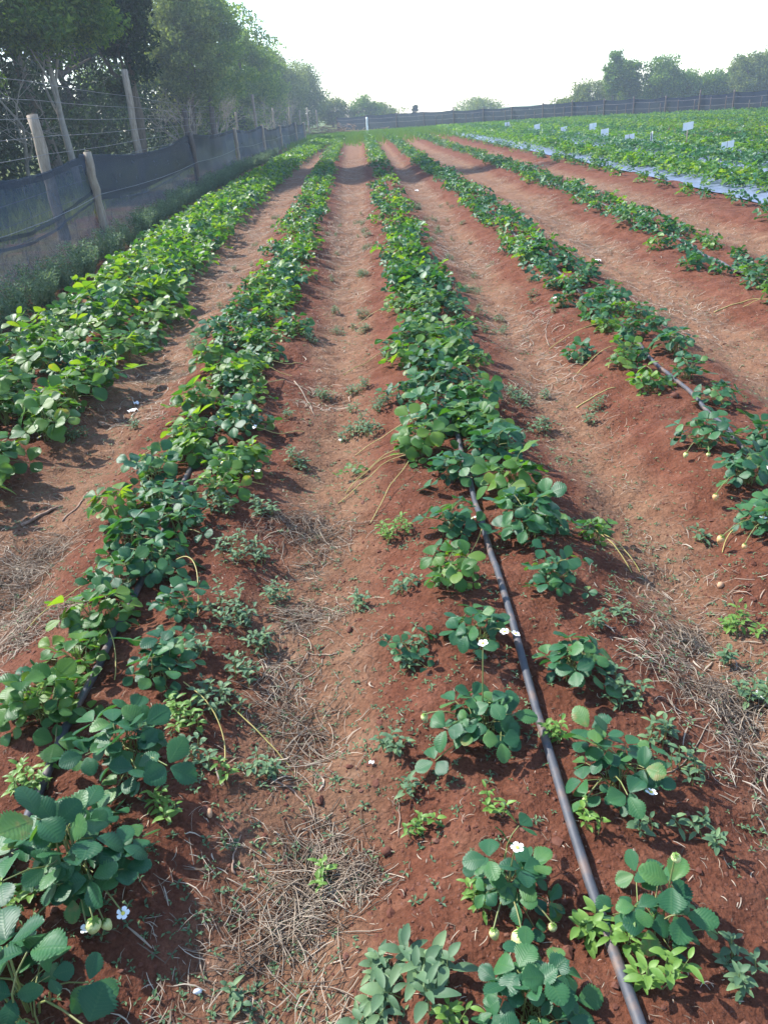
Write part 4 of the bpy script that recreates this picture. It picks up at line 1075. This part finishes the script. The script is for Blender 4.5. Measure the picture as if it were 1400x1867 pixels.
W_, BR = 'weed_leaf', 'bright_leaf'
WEEDS = [
 ((-0.018, 0.812), .17, W_, 'largest grey green broadleaf weed patch at the bottom edge'), ((-0.104, 0.781), .07, W_, 'small weed at the bottom edge left of the big patch'), ((-0.069, 0.859), .06, W_, 'little upright weed above the big patch'),
 ((0.044, 0.762), .05, BR, 'yellow green sprouts between the weed patch and the big strawberry plant'),
 ((-0.334, 0.852), .05, W_, 'lone weed beside the dry straw at the bottom'), ((0.022, 1.195), .06, BR, 'bright green lacy weed alone on bare soil'), ((-0.024, 1.416), .08, W_, 'spiky grey weed in the middle of the furrow'),
 ((0.021, 1.273), .05, W_, 'thin weed just above the bright lacy one'), ((-0.341, 1.390), .09, W_, 'weed tuft growing through the grey straw'), ((-0.178, 1.112), .05, BR, 'tiny clover like sprout among straw'),
 ((-0.490, 2.020), .17, W_, 'dense weed patch right of the left pipe, lower one'), ((-0.525, 2.401), .19, W_, 'dense weed patch right of the dark strawberry clump'), ((-0.407, 1.895), .10, W_, 'pale weed below the dense patches'),
 ((-0.481, 1.600), .12, W_, 'weed cluster at the right flank of the second row'), ((-0.482, 1.403), .07, W_, 'small weed by the looping stolon'), ((-0.428, 1.354), .04, BR, 'stolon tip sprout on dark soil'),
 ((-0.544, 1.513), .12, BR, 'bright weeds under the strawberry leaves in the second row'), ((-0.872, 1.342), .12, BR, 'bright weeds beside the left pipe'), ((-0.785, 1.025), .10, BR, 'bright weeds at the left edge below the pipe'), ((-0.537, 1.234), .08, BR, 'bright sprouts under the dark strawberry plant'),
 ((0.327, 0.889), .06, BR, 'pale green weed straddling the middle pipe'), ((0.363, 0.860), .05, BR, 'pale green weed right against the middle pipe'), ((0.411, 0.784), .07, BR, 'yellowish weed near the bottom right of the pipe'),
 ((0.538, 0.776), .05, W_, 'small weed at the bottom right'), ((0.569, 0.826), .06, W_, 'weed at the right edge near the bottom'), ((0.604, 1.125), .06, W_, 'lone weed right of the broad strawberry plant'), ((0.629, 1.089), .05, W_, 'second lone weed below on the bare slope'),
 ((0.499, 1.120), .05, W_, 'weed seedling below the broad strawberry plant'), ((0.609, 1.393), .10, W_, 'weed tuft at the right flank of the middle row'), ((0.574, 1.515), .11, W_, 'weed cluster beside the loose strawberry plant'), ((0.646, 1.284), .09, W_, 'flat weed patch on the slope at right'),
 ((1.040, 1.839), .12, BR, 'bushy low weed at the right edge'), ((0.933, 1.553), .12, W_, 'broadleaf weed at the right edge below the bushy one'), ((0.925, 1.719), .06, W_, 'weed seedling left of the two at the right edge'),
 ((1.083, 2.336), .05, W_, 'single seedling with two broad leaves on bare soil'), ((0.017, 2.488), .13, BR, 'feathery upright weed left of the middle row'), ((0.037, 2.080), .10, W_, 'pale weed below the feathery one'), ((-0.095, 2.065), .07, W_, 'small pale weed in the furrow'),
 ((-0.104, 3.621), .22, W_, 'wide pale weed mat in the furrow beside the stolons'), ((-0.003, 3.845), .16, W_, 'pale weeds above the wide mat'), ((-0.119, 4.293), .14, W_, 'pale weed patch farther up the furrow'),
 ((0.897, 3.968), .07, W_, 'weed seedling alone in the right furrow'), ((0.568, 1.817), .06, W_, 'weed below the compact strawberry plant'), ((0.666, 1.869), .05, W_, 'seedling on the shaded slope right of the middle row'),
 ((0.359, 1.398), .07, BR, 'pale sprouts on the middle pipe'), ((0.193, 1.181), .05, BR, 'small bright weed above the fruiting plant'), ((0.381, 1.129), .06, BR, 'sprout beside the pipe below the broad plant'),
 ((0.057, 1.727), .10, W_, 'weed tuft left of the young strawberry plant'), ((0.121, 0.959), .06, BR, 'clover under the fruiting strawberry plant'), ((-0.380, 3.284), .13, W_, 'weed with broad leaves right of the big bright clump'), ((-0.479, 2.694), .12, W_, 'weeds below the big bright clump'),
 ((-0.625, 2.669), .13, W_, 'weeds between the big bright clump and the dark trio'), ((-0.384, 2.166), .10, W_, 'weed fringe on the furrow edge beside the dense patches'), ((-0.435, 1.744), .10, W_, 'weed tuft below the lower dense patch'), ((-0.571, 1.808), .10, W_, 'weeds around the small strawberry plant right of the left pipe'), ((-0.306, 4.233), .12, W_, 'pale weeds along the left edge of the middle furrow'),
 ((-1.309, 3.896), .09, W_, 'weed beside white scraps in the left furrow'), ((-1.318, 5.602), .12, W_, 'pale weed patch far up the left furrow'), ((1.036, 3.552), .06, W_, 'thin weed in the right furrow near a pale stem'),
]
for k, (xy, w, mt, lab) in enumerate(WEEDS):
    weed(xy[0], xy[1], w, 700 + k, mt, lab, None, True, 9 if k == 0 else None, 1.7 if k == 0 else 1.35 if k in (1, 2, 20, 21, 22, 34) else 1.0)
# more weeds in the furrows farther up
rng = np.random.RandomState(77)
for k in range(90):
    y = rng.uniform(3.2, 14); fr = rng.choice([0, 1, 2, 2, 1]); a, b = [(1, 2), (2, 3), (3, 4)][fr]
    x = float(row_x(a, y)) * .5 + float(row_x(b, y)) * .5 + rng.normal() * .1 + rng.choice([-.2, .2])
    weed(x, y, rng.uniform(.05, .13), 900 + k, W_, ['small grey green weed in the furrow beside the first row', 'small grey green weed in the furrow left of the middle row', 'small grey green weed in the furrow right of the middle row'][fr],
         ['weeds in the first furrow', 'weeds in the second furrow', 'weeds in the third furrow'][fr], False)

# ------------------------------------------------------------------ seedlings, straw, clods: nobody could count them
def furrow_weight(x, y):
    return np.clip(-ground_z(x, y, False) / DEPTH, 0, 1)
def scatter(n, rng, y0, y1, power, xr=(-3.2, 4.6)):
    y = y0 + (y1 - y0) * rng.uniform(0, 1, n) ** power
    half = .58 * y + .75
    x = rng.uniform(-1, 1, n) * half
    ok = (x > xr[0]) & (x < xr[1])
    return x[ok], y[ok]
rng = np.random.RandomState(55)
x, y = scatter(26000, rng, .6, 14, 1.7)
keep = vnoise(x * 2.2, y * 2.2) * (.45 + .55 * furrow_weight(x, y)) > .34 * rng.uniform(.4, 1.3, len(x))
x, y = x[keep], y[keep]; z = ground_z(x, y)
Vs = []; 
for (px, py, pz) in zip(x, y, z):
    a0 = rng.uniform(0, 6.28); s = rng.uniform(.004, .012)
    for j in range(rng.randint(2, 5)):
        a = a0 + j * 1.9 + rng.uniform(-.4, .4); c, sn = math.cos(a), math.sin(a); el = rng.uniform(.1, .5) * s
        Vs.append([(px, py, pz + s * .3), (px + c * s * .6 - sn * s * .28, py + sn * s * .6 + c * s * .28, pz + s * .35 + el), (px + c * s * 1.3, py + sn * s * 1.3, pz + s * .3 + el * .7), (px + c * s * .6 + sn * s * .28, py + sn * s * .6 - c * s * .28, pz + s * .35 + el)])
Vs = np.array(Vs).reshape(-1, 3)
tag(link('weed_seedlings', big_mesh('weed_seedlings', Vs, np.arange(len(Vs)).reshape(-1, 4), M['weed_leaf'], False)), 'tiny green weed seedlings sprinkled over the red soil', 'seedlings', kind='stuff')

def strand_quads(x, y, z, ln, wd, ang, lift, curl, rng):
    """a bent ribbon of 3 quads lying on the soil"""
    n = len(x); T = []
    d = np.stack([np.cos(ang), np.sin(ang)], 1); q = np.stack([-d[:, 1], d[:, 0]], 1)
    for t in (0, .33, .66, 1):
        c = np.stack([x, y], 1) + d * (ln * (t - .5))[:, None] + q * (curl * ln * (t - .5) ** 2 * 4)[:, None]
        h = ground_z(c[:, 0], c[:, 1]) + lift * (.4 + .6 * math.sin(t * 3.1)) + .002
        w = (wd * (.5 if t in (0, 1) else 1))[:, None]
        T.append(np.concatenate([c + q * w, (h + wd * .3)[:, None]], 1)); T.append(np.concatenate([c - q * w, h[:, None]], 1))
    V = np.stack(T, 1)                     # n, 8, 3
    k = np.arange(n)[:, None, None] * 8 + np.array([[0, 1, 3, 2], [2, 3, 5, 4], [4, 5, 7, 6]])[None]
    return V.reshape(-1, 3), k.reshape(-1, 4)
x, y = scatter(120000, rng, .55, 22, 1.9)
keep = (vnoise(x * 1.6 + 40, y * 1.1) ** 1.5) * furrow_weight(x, y) ** 1.2 > .22 * rng.uniform(.3, 1.6, len(x))
x, y = x[keep], y[keep]; n = len(x)
P, Fq = strand_quads(x, y, None, rng.uniform(.012, .065, n), np.minimum(rng.lognormal(-7.25, .5, n), .003), rng.uniform(0, 6.28, n), rng.exponential(.005, n), rng.normal(size=n) * .12, rng)
P_straw, F_straw = P, Fq
n0 = 90000; y = 4 + 26 * rng.uniform(0, 1, n0) ** 1.4; x = rng.uniform(-2.2, 5.2, n0)
keep = (vnoise(x * 1.3 + 40, y * .7) ** 1.4) * furrow_weight(x, y) ** 1.2 > .16 * rng.uniform(.3, 1.7, n0)
x, y = x[keep], y[keep]; n = len(x)
P2, F2 = strand_quads(x, y, None, rng.uniform(.03, .13, n), rng.uniform(.0012, .0028, n), rng.uniform(0, 6.28, n), rng.exponential(.006, n), rng.normal(size=n) * .2, rng)
P, Fq = np.concatenate([P_straw, P2]), np.concatenate([F_straw, F2 + len(P_straw)])
tag(link('straw_litter', big_mesh('straw_litter', P, Fq, M['straw'], False)), 'dry straw and chaff strewn along the furrows', 'straw', kind='stuff')
# stray bits everywhere
x, y = scatter(9000, rng, .6, 12, 1.6); n = len(x)
P, Fq = strand_quads(x, y, None, rng.uniform(.005, .028, n), rng.uniform(.0005, .0011, n), rng.uniform(0, 6.28, n), rng.exponential(.002, n), rng.normal(size=n) * .1, rng)
tag(link('chaff', big_mesh('chaff', P, Fq, M['straw'], False)), 'stray bits of chaff on the bare soil', 'chaff', kind='stuff')
# dry grass along the foot of the net
n = 9000; y = 5 + 40 * rng.uniform(0, 1, n) ** 1.6; x = np.interp(y, [5, 12, 21, 30, 50], [-3.9, -4.3, -4.6, -4.9, -4.6]) + rng.normal(size=n) * .35
P, Fq = strand_quads(x, y, None, rng.uniform(.05, .25, n), rng.uniform(.0015, .003, n), rng.uniform(0, 6.28, n), rng.exponential(.08, n), rng.normal(size=n) * .3, rng)
tag(link('dry_grass', big_mesh('dry_grass', P, Fq, M['straw'], False)), 'tangled dry grass along the foot of the shade net', 'dry grass', kind='stuff')
n = 16000; y = 9 + 60 * rng.uniform(0, 1, n) ** 1.5; x = -5.2 - rng.uniform(0, 1, n) ** 1.3 * 4.0 - y * .01
z0 = ground_z(x, y); hgt = rng.uniform(.1, .42, n); a = rng.uniform(0, 6.28, n); lx, ly = np.cos(a) * .35 * hgt, np.sin(a) * .35 * hgt
P = np.stack([np.stack([x - .006, y, z0], 1), np.stack([x + .006, y + .004, z0], 1), np.stack([x + lx + .003, y + ly, z0 + hgt], 1), np.stack([x + lx - .003, y + ly, z0 + hgt], 1)], 1).reshape(-1, 3)
tag(link('rough_grass', big_mesh('rough_grass', P, np.arange(len(P)).reshape(-1, 4), M['crown_olive'], False)), 'rough grass growing under the wire fence', 'grass', kind='stuff')
n = 22000; y = 40 + 26 * rng.uniform(0, 1, n) ** .55; x = rng.uniform(-5, 16, n); ok = y < fence_y(x) - .4; x, y = x[ok], y[ok]; n = len(x)
z0 = ground_z(x, y); hgt = rng.uniform(.08, .3, n); a = rng.uniform(0, 6.28, n); lx, ly = np.cos(a) * .35 * hgt, np.sin(a) * .35 * hgt
P = np.stack([np.stack([x - .012, y, z0], 1), np.stack([x + .012, y + .004, z0], 1), np.stack([x + lx + .006, y + ly, z0 + hgt], 1), np.stack([x + lx - .006, y + ly, z0 + hgt], 1)], 1).reshape(-1, 3)
tag(link('meadow_grass', big_mesh('meadow_grass', P, np.arange(len(P)).reshape(-1, 4), M['bright_leaf'], False)), 'yellow green grass strip at the end of the rows', 'grass', kind='stuff')

# soil clods
ICO = np.array([(0, 0, 1), (.894, 0, .447), (.276, .851, .447), (-.724, .526, .447), (-.724, -.526, .447), (.276, -.851, .447), (.724, .526, -.447), (-.276, .851, -.447), (-.894, 0, -.447), (-.276, -.851, -.447), (.724, -.526, -.447), (0, 0, -1)])
ICF = np.array([(0, 1, 2), (0, 2, 3), (0, 3, 4), (0, 4, 5), (0, 5, 1), (1, 6, 2), (2, 7, 3), (3, 8, 4), (4, 9, 5), (5, 10, 1), (2, 6, 7), (3, 7, 8), (4, 8, 9), (5, 9, 10), (1, 10, 6), (6, 11, 7), (7, 11, 8), (8, 11, 9), (9, 11, 10), (10, 11, 6)])
x, y = scatter(34000, rng, .55, 10, 1.6); keep = vnoise(x * 3 + 7, y * 3) > .25 + .5 * rng.rand(len(x)) * .8; x, y = x[keep], y[keep]; n = len(x)
s = np.minimum(rng.lognormal(-5.7, .5, n), .013)
P = ICO[None] * rng.uniform(.65, 1.25, (n, 12, 1)) * (s[:, None] * rng.uniform(.7, 1.2, (n, 3)))[:, None, :] * np.array([1, 1, .6]) + np.stack([x, y, ground_z(x, y) + s * .05], 1)[:, None, :]
tag(link('soil_clods', big_mesh('soil_clods', P.reshape(-1, 3), (ICF[None] + np.arange(n)[:, None, None] * 12).reshape(-1, 3), M['clod'], False)), 'crumbs and clods of red soil', 'clods', kind='stuff')

# ------------------------------------------------------------------ dry clumps, sticks, stones, scraps
def dry_clump(xy, r, n, seed, label, hgt=.03, mat='straw'):
    rng = np.random.RandomState(seed); mb = MB(); x0, y0 = xy; z0 = gz(x0, y0)
    sub = rng.normal(size=(6, 2)) * r * np.array([.42, .75]); sub[0] = 0
    for k in range(n):
        c = sub[rng.randint(6)] + rng.normal(size=2) * r * .3; q = np.linalg.norm(c)
        d = rng.normal(size=2); d /= np.linalg.norm(d); ln = min(r, .11) * rng.uniform(.3, 1.0); P = []
        h0 = hgt * max(0, 1 - q / r) * rng.rand(); bend = rng.normal() * .14
        for t in np.linspace(-.5, .5, 5):
            p = c + d * ln * t + np.array([-d[1], d[0]]) * bend * ln * (t * t * 2)
            P.append((p[0], p[1], gz(x0 + p[0], y0 + p[1]) - z0 + h0 * (1 - abs(t)) + .002 + .006 * rng.rand()))
        mb.add(*tube(P, rng.uniform(.0004, .0013), 3, False))
    o = mb.build('dry_grass_clump', M[mat]); o.location = (x0, y0, z0); tag(o, label, 'dry grass')
for k, (xy, r, n, lab) in enumerate([
    ((-0.111, 1.112), .075, 150, 'knot of pale dry roots in the middle furrow near the bottom'), ((-0.231, 0.973), .15, 260, 'wide heap of dry straw at the bottom of the furrow'), ((-0.221, 1.081), .12, 160, 'loose dry straw just above the wide heap'),
    ((-0.252, 1.593), .16, 220, 'grey dry straw patch right of the second row'), ((-0.256, 2.106), .11, 170, 'dark matted straw patch in the middle furrow'), ((-0.287, 2.716), .18, 260, 'large pale straw patch in the middle furrow'),
    ((-1.358, 2.562), .2, 420, 'spread of dry straw at the left edge'), ((-1.192, 2.122), .13, 260, 'dry straw patch below the spread at the left edge'), ((-1.377, 4.891), .17, 260, 'straw heap in the furrow between first and second row'),
    ((0.790, 1.555), .14, 160, 'pale straw patch in the right furrow'), ((0.851, 1.835), .1, 110, 'small grey straw patch in the right furrow'), ((0.877, 1.505), .12, 110, 'straw patch near the right edge'), ((0.788, 3.923), .2, 160, 'straw strewn right of the middle row')]):
    dry_clump(xy, r, int(n * 1.25), 800 + k, lab)

def stick(pts, r, label, mat='twig', name='twig', lift=.0):
    pts = np.array(pts, float); t = np.linspace(0, len(pts) - 1, 11); P = []
    rg = np.random.RandomState(int(abs(pts[0][0]) * 1e4) % 9999)
    for q in t:
        x, y = arc(pts, q); x += rg.normal() * r * .5; y += rg.normal() * r * .5
        P.append((x, y, gz(x, y) + r * .8 + lift))
    o0 = np.array(P[0]); mb = MB(); mb.add(*tube(np.array(P) - o0, np.linspace(r, r * .55, 11), 6))
    o = mb.build(name, M[mat]); o.location = o0; tag(o, label, 'twig')
stick([(-1.501, 2.851), (-1.447, 2.956), (-1.418, 3.054)], .008, 'thick pale root lying in the left furrow')
stick([(-1.336, 2.856), (-1.330, 3.068), (-1.336, 3.162)], .005, 'thin forked stick next to the thick root')
stick([(-1.337, 2.443), (-1.391, 2.566), (-1.413, 2.651)], .004, 'short grey stick on the straw at left')
stick([(-0.318, 1.362), (-0.255, 1.324), (-0.206, 1.248)], .0028, 'bent grey twig above the straw heaps')
stick([(-0.376, 1.125), (-0.385, 1.160), (-0.372, 1.216)], .003, 'curved dry twig left of the straw heaps')
stick([(-0.174, 1.040), (-0.129, 1.100), (-0.105, 1.152)], .0028, 'straight dry twig against the knot of roots')
stick([(0.090, 1.452), (0.143, 1.428), (0.200, 1.392)], .0022, 'thin twig on bare soil left of the dense plant')
stick([(-0.023, 1.189), (-0.017, 1.248), (-0.018, 1.279)], .002, 'upright thin dry stem below the bright lacy weed')
stick([(1.122, 4.914), (1.160, 5.176), (1.214, 5.338)], .004, 'short reddish twig in the right furrow')
stick([(1.020, 3.791), (1.142, 3.869), (1.250, 3.890)], .004, 'long pale stem lying in the right furrow', 'runner')
stick([(-0.238, 1.861), (-0.202, 1.852), (-0.172, 1.846)], .003, 'short straight twig in the middle furrow')
stick([(0.603, 1.292), (0.694, 1.361), (0.839, 1.551)], .0018, 'long thin dry stem on the slope at right', 'straw')
stick([(2.438, 5.519), (2.646, 5.542), (2.805, 5.461)], .004, 'pale runner stem lying near the right edge', 'runner')
stick([(-0.484, 4.374), (-0.406, 4.166), (-0.346, 3.894)], .004, 'dry stem in the straw of the middle furrow', 'straw')

def pebble(xy, s, label, mat='stone', flat=.7, name='pebble', cat='stone', seed=0, f=0):
    rg = np.random.RandomState(seed + int(s * 1e5)); mb = MB()
    V = []; Ff = []; n, m = 10, 7
    for i_ in range(m):
        th = math.pi * i_ / (m - 1)
        for j in range(n):
            rr = 1 + .18 * math.sin(2 * j * 6.28 / n + seed) * math.sin(th) + .08 * rg.normal() * math.sin(th)
            V.append((math.sin(th) * math.cos(j * 6.28 / n) * rr * s, math.sin(th) * math.sin(j * 6.28 / n) * rr * s * .72, math.cos(th) * s * flat))
    for i_ in range(m - 1):
        for j in range(n): Ff.append((i_ * n + j, (i_ + 1) * n + j, (i_ + 1) * n + (j + 1) % n, i_ * n + (j + 1) % n))
    mb.add(V, Ff); o = mb.build(name, M[mat]); o.location = (xy[0], xy[1], gz(*xy) + s * flat * .45); o.rotation_euler = (0, 0, seed * 1.7); tag(o, label, cat)
pebble((-0.445, 1.251), .012, 'tan teardrop shaped stone on dark soil at lower left', seed=1)
pebble((-0.410, 0.877), .008, 'pale flat pebble near the bottom edge', 'scrap', seed=2)
pebble((-0.137, 1.939), .014, 'round red clod lying in the middle furrow', 'clod', seed=3, name='clod', cat='clod')
pebble((-0.050, 1.162), .014, 'dark red clod right of the knot of roots', 'clod', seed=4, name='clod', cat='clod')
pebble((1.448, 3.587), .026, 'dark clod beside the bare stretch of right pipe', 'clod', seed=5, name='clod', cat='clod')
pebble((1.049, 2.060), .014, 'pale stone left of the bushy weed at the right edge', seed=6)

def scrap(xy, w, label, seed, mat='scrap'):
    rg = np.random.RandomState(seed); n = 5; V = []
    z0 = gz(*xy)
    for s_ in (0, .0015):
        for a in range(n):
            for b in range(n):
                V.append(((a / 4 - .5) * w + rg.normal() * w * .03, (b / 4 - .5) * w * .7 + rg.normal() * w * .03, .006 + abs(math.sin(a * 1.3 + b * .9 + seed)) * w * .35 + s_))
    Ff = [(a * n + b, (a + 1) * n + b, (a + 1) * n + b + 1, a * n + b + 1) for a in range(n - 1) for b in range(n - 1)]
    Ff += [tuple(i + n * n for i in f[::-1]) for f in Ff]
    mb = MB(); mb.add(V, Ff); o = mb.build('plastic_scrap', M[mat]); o.location = (xy[0], xy[1], z0); o.rotation_euler = (0, 0, seed); tag(o, label, 'scrap')
scrap((-1.421, 4.278), .05, 'crumpled white plastic scrap in the left furrow', 1)
scrap((-1.428, 4.393), .04, 'white scrap half under a weed in the left furrow', 2)
scrap((2.255, 7.912), .07, 'white plastic scrap in the furrow right of the fourth row', 3)
scrap((-0.205, 3.626), .022, 'small white scrap in the middle furrow', 4)
scrap((0.943, 1.557), .03, 'white scrap near the right edge', 5)
scrap((-0.078, 1.394), .012, 'tiny white chip on bare soil', 6)
scrap((-0.816, 11.980), .09, 'bright cyan tape scrap on the second row', 7, 'cyan')
scrap((1.027, 16.424), .09, 'white scrap far up the furrow right of the middle row', 8)

# ------------------------------------------------------------------ haze
m, nt, out = newmat('haze_air')
pv = nd(nt, 'ShaderNodeVolumePrincipled', i_Density=0.0016, i_Anisotropy=0.2); pv.inputs['Color'].default_value = (0.76, 0.88, 1.0, 1)
nt.links.new(pv.outputs[0], out.inputs['Volume'])
hz = MB(); hz.add(*box(-260, 330, -45, 300, -1.4, 14)); ho = hz.build('haze', m, None, False); tag(ho, 'thin bright haze in the air over the field', 'haze', kind='stuff')
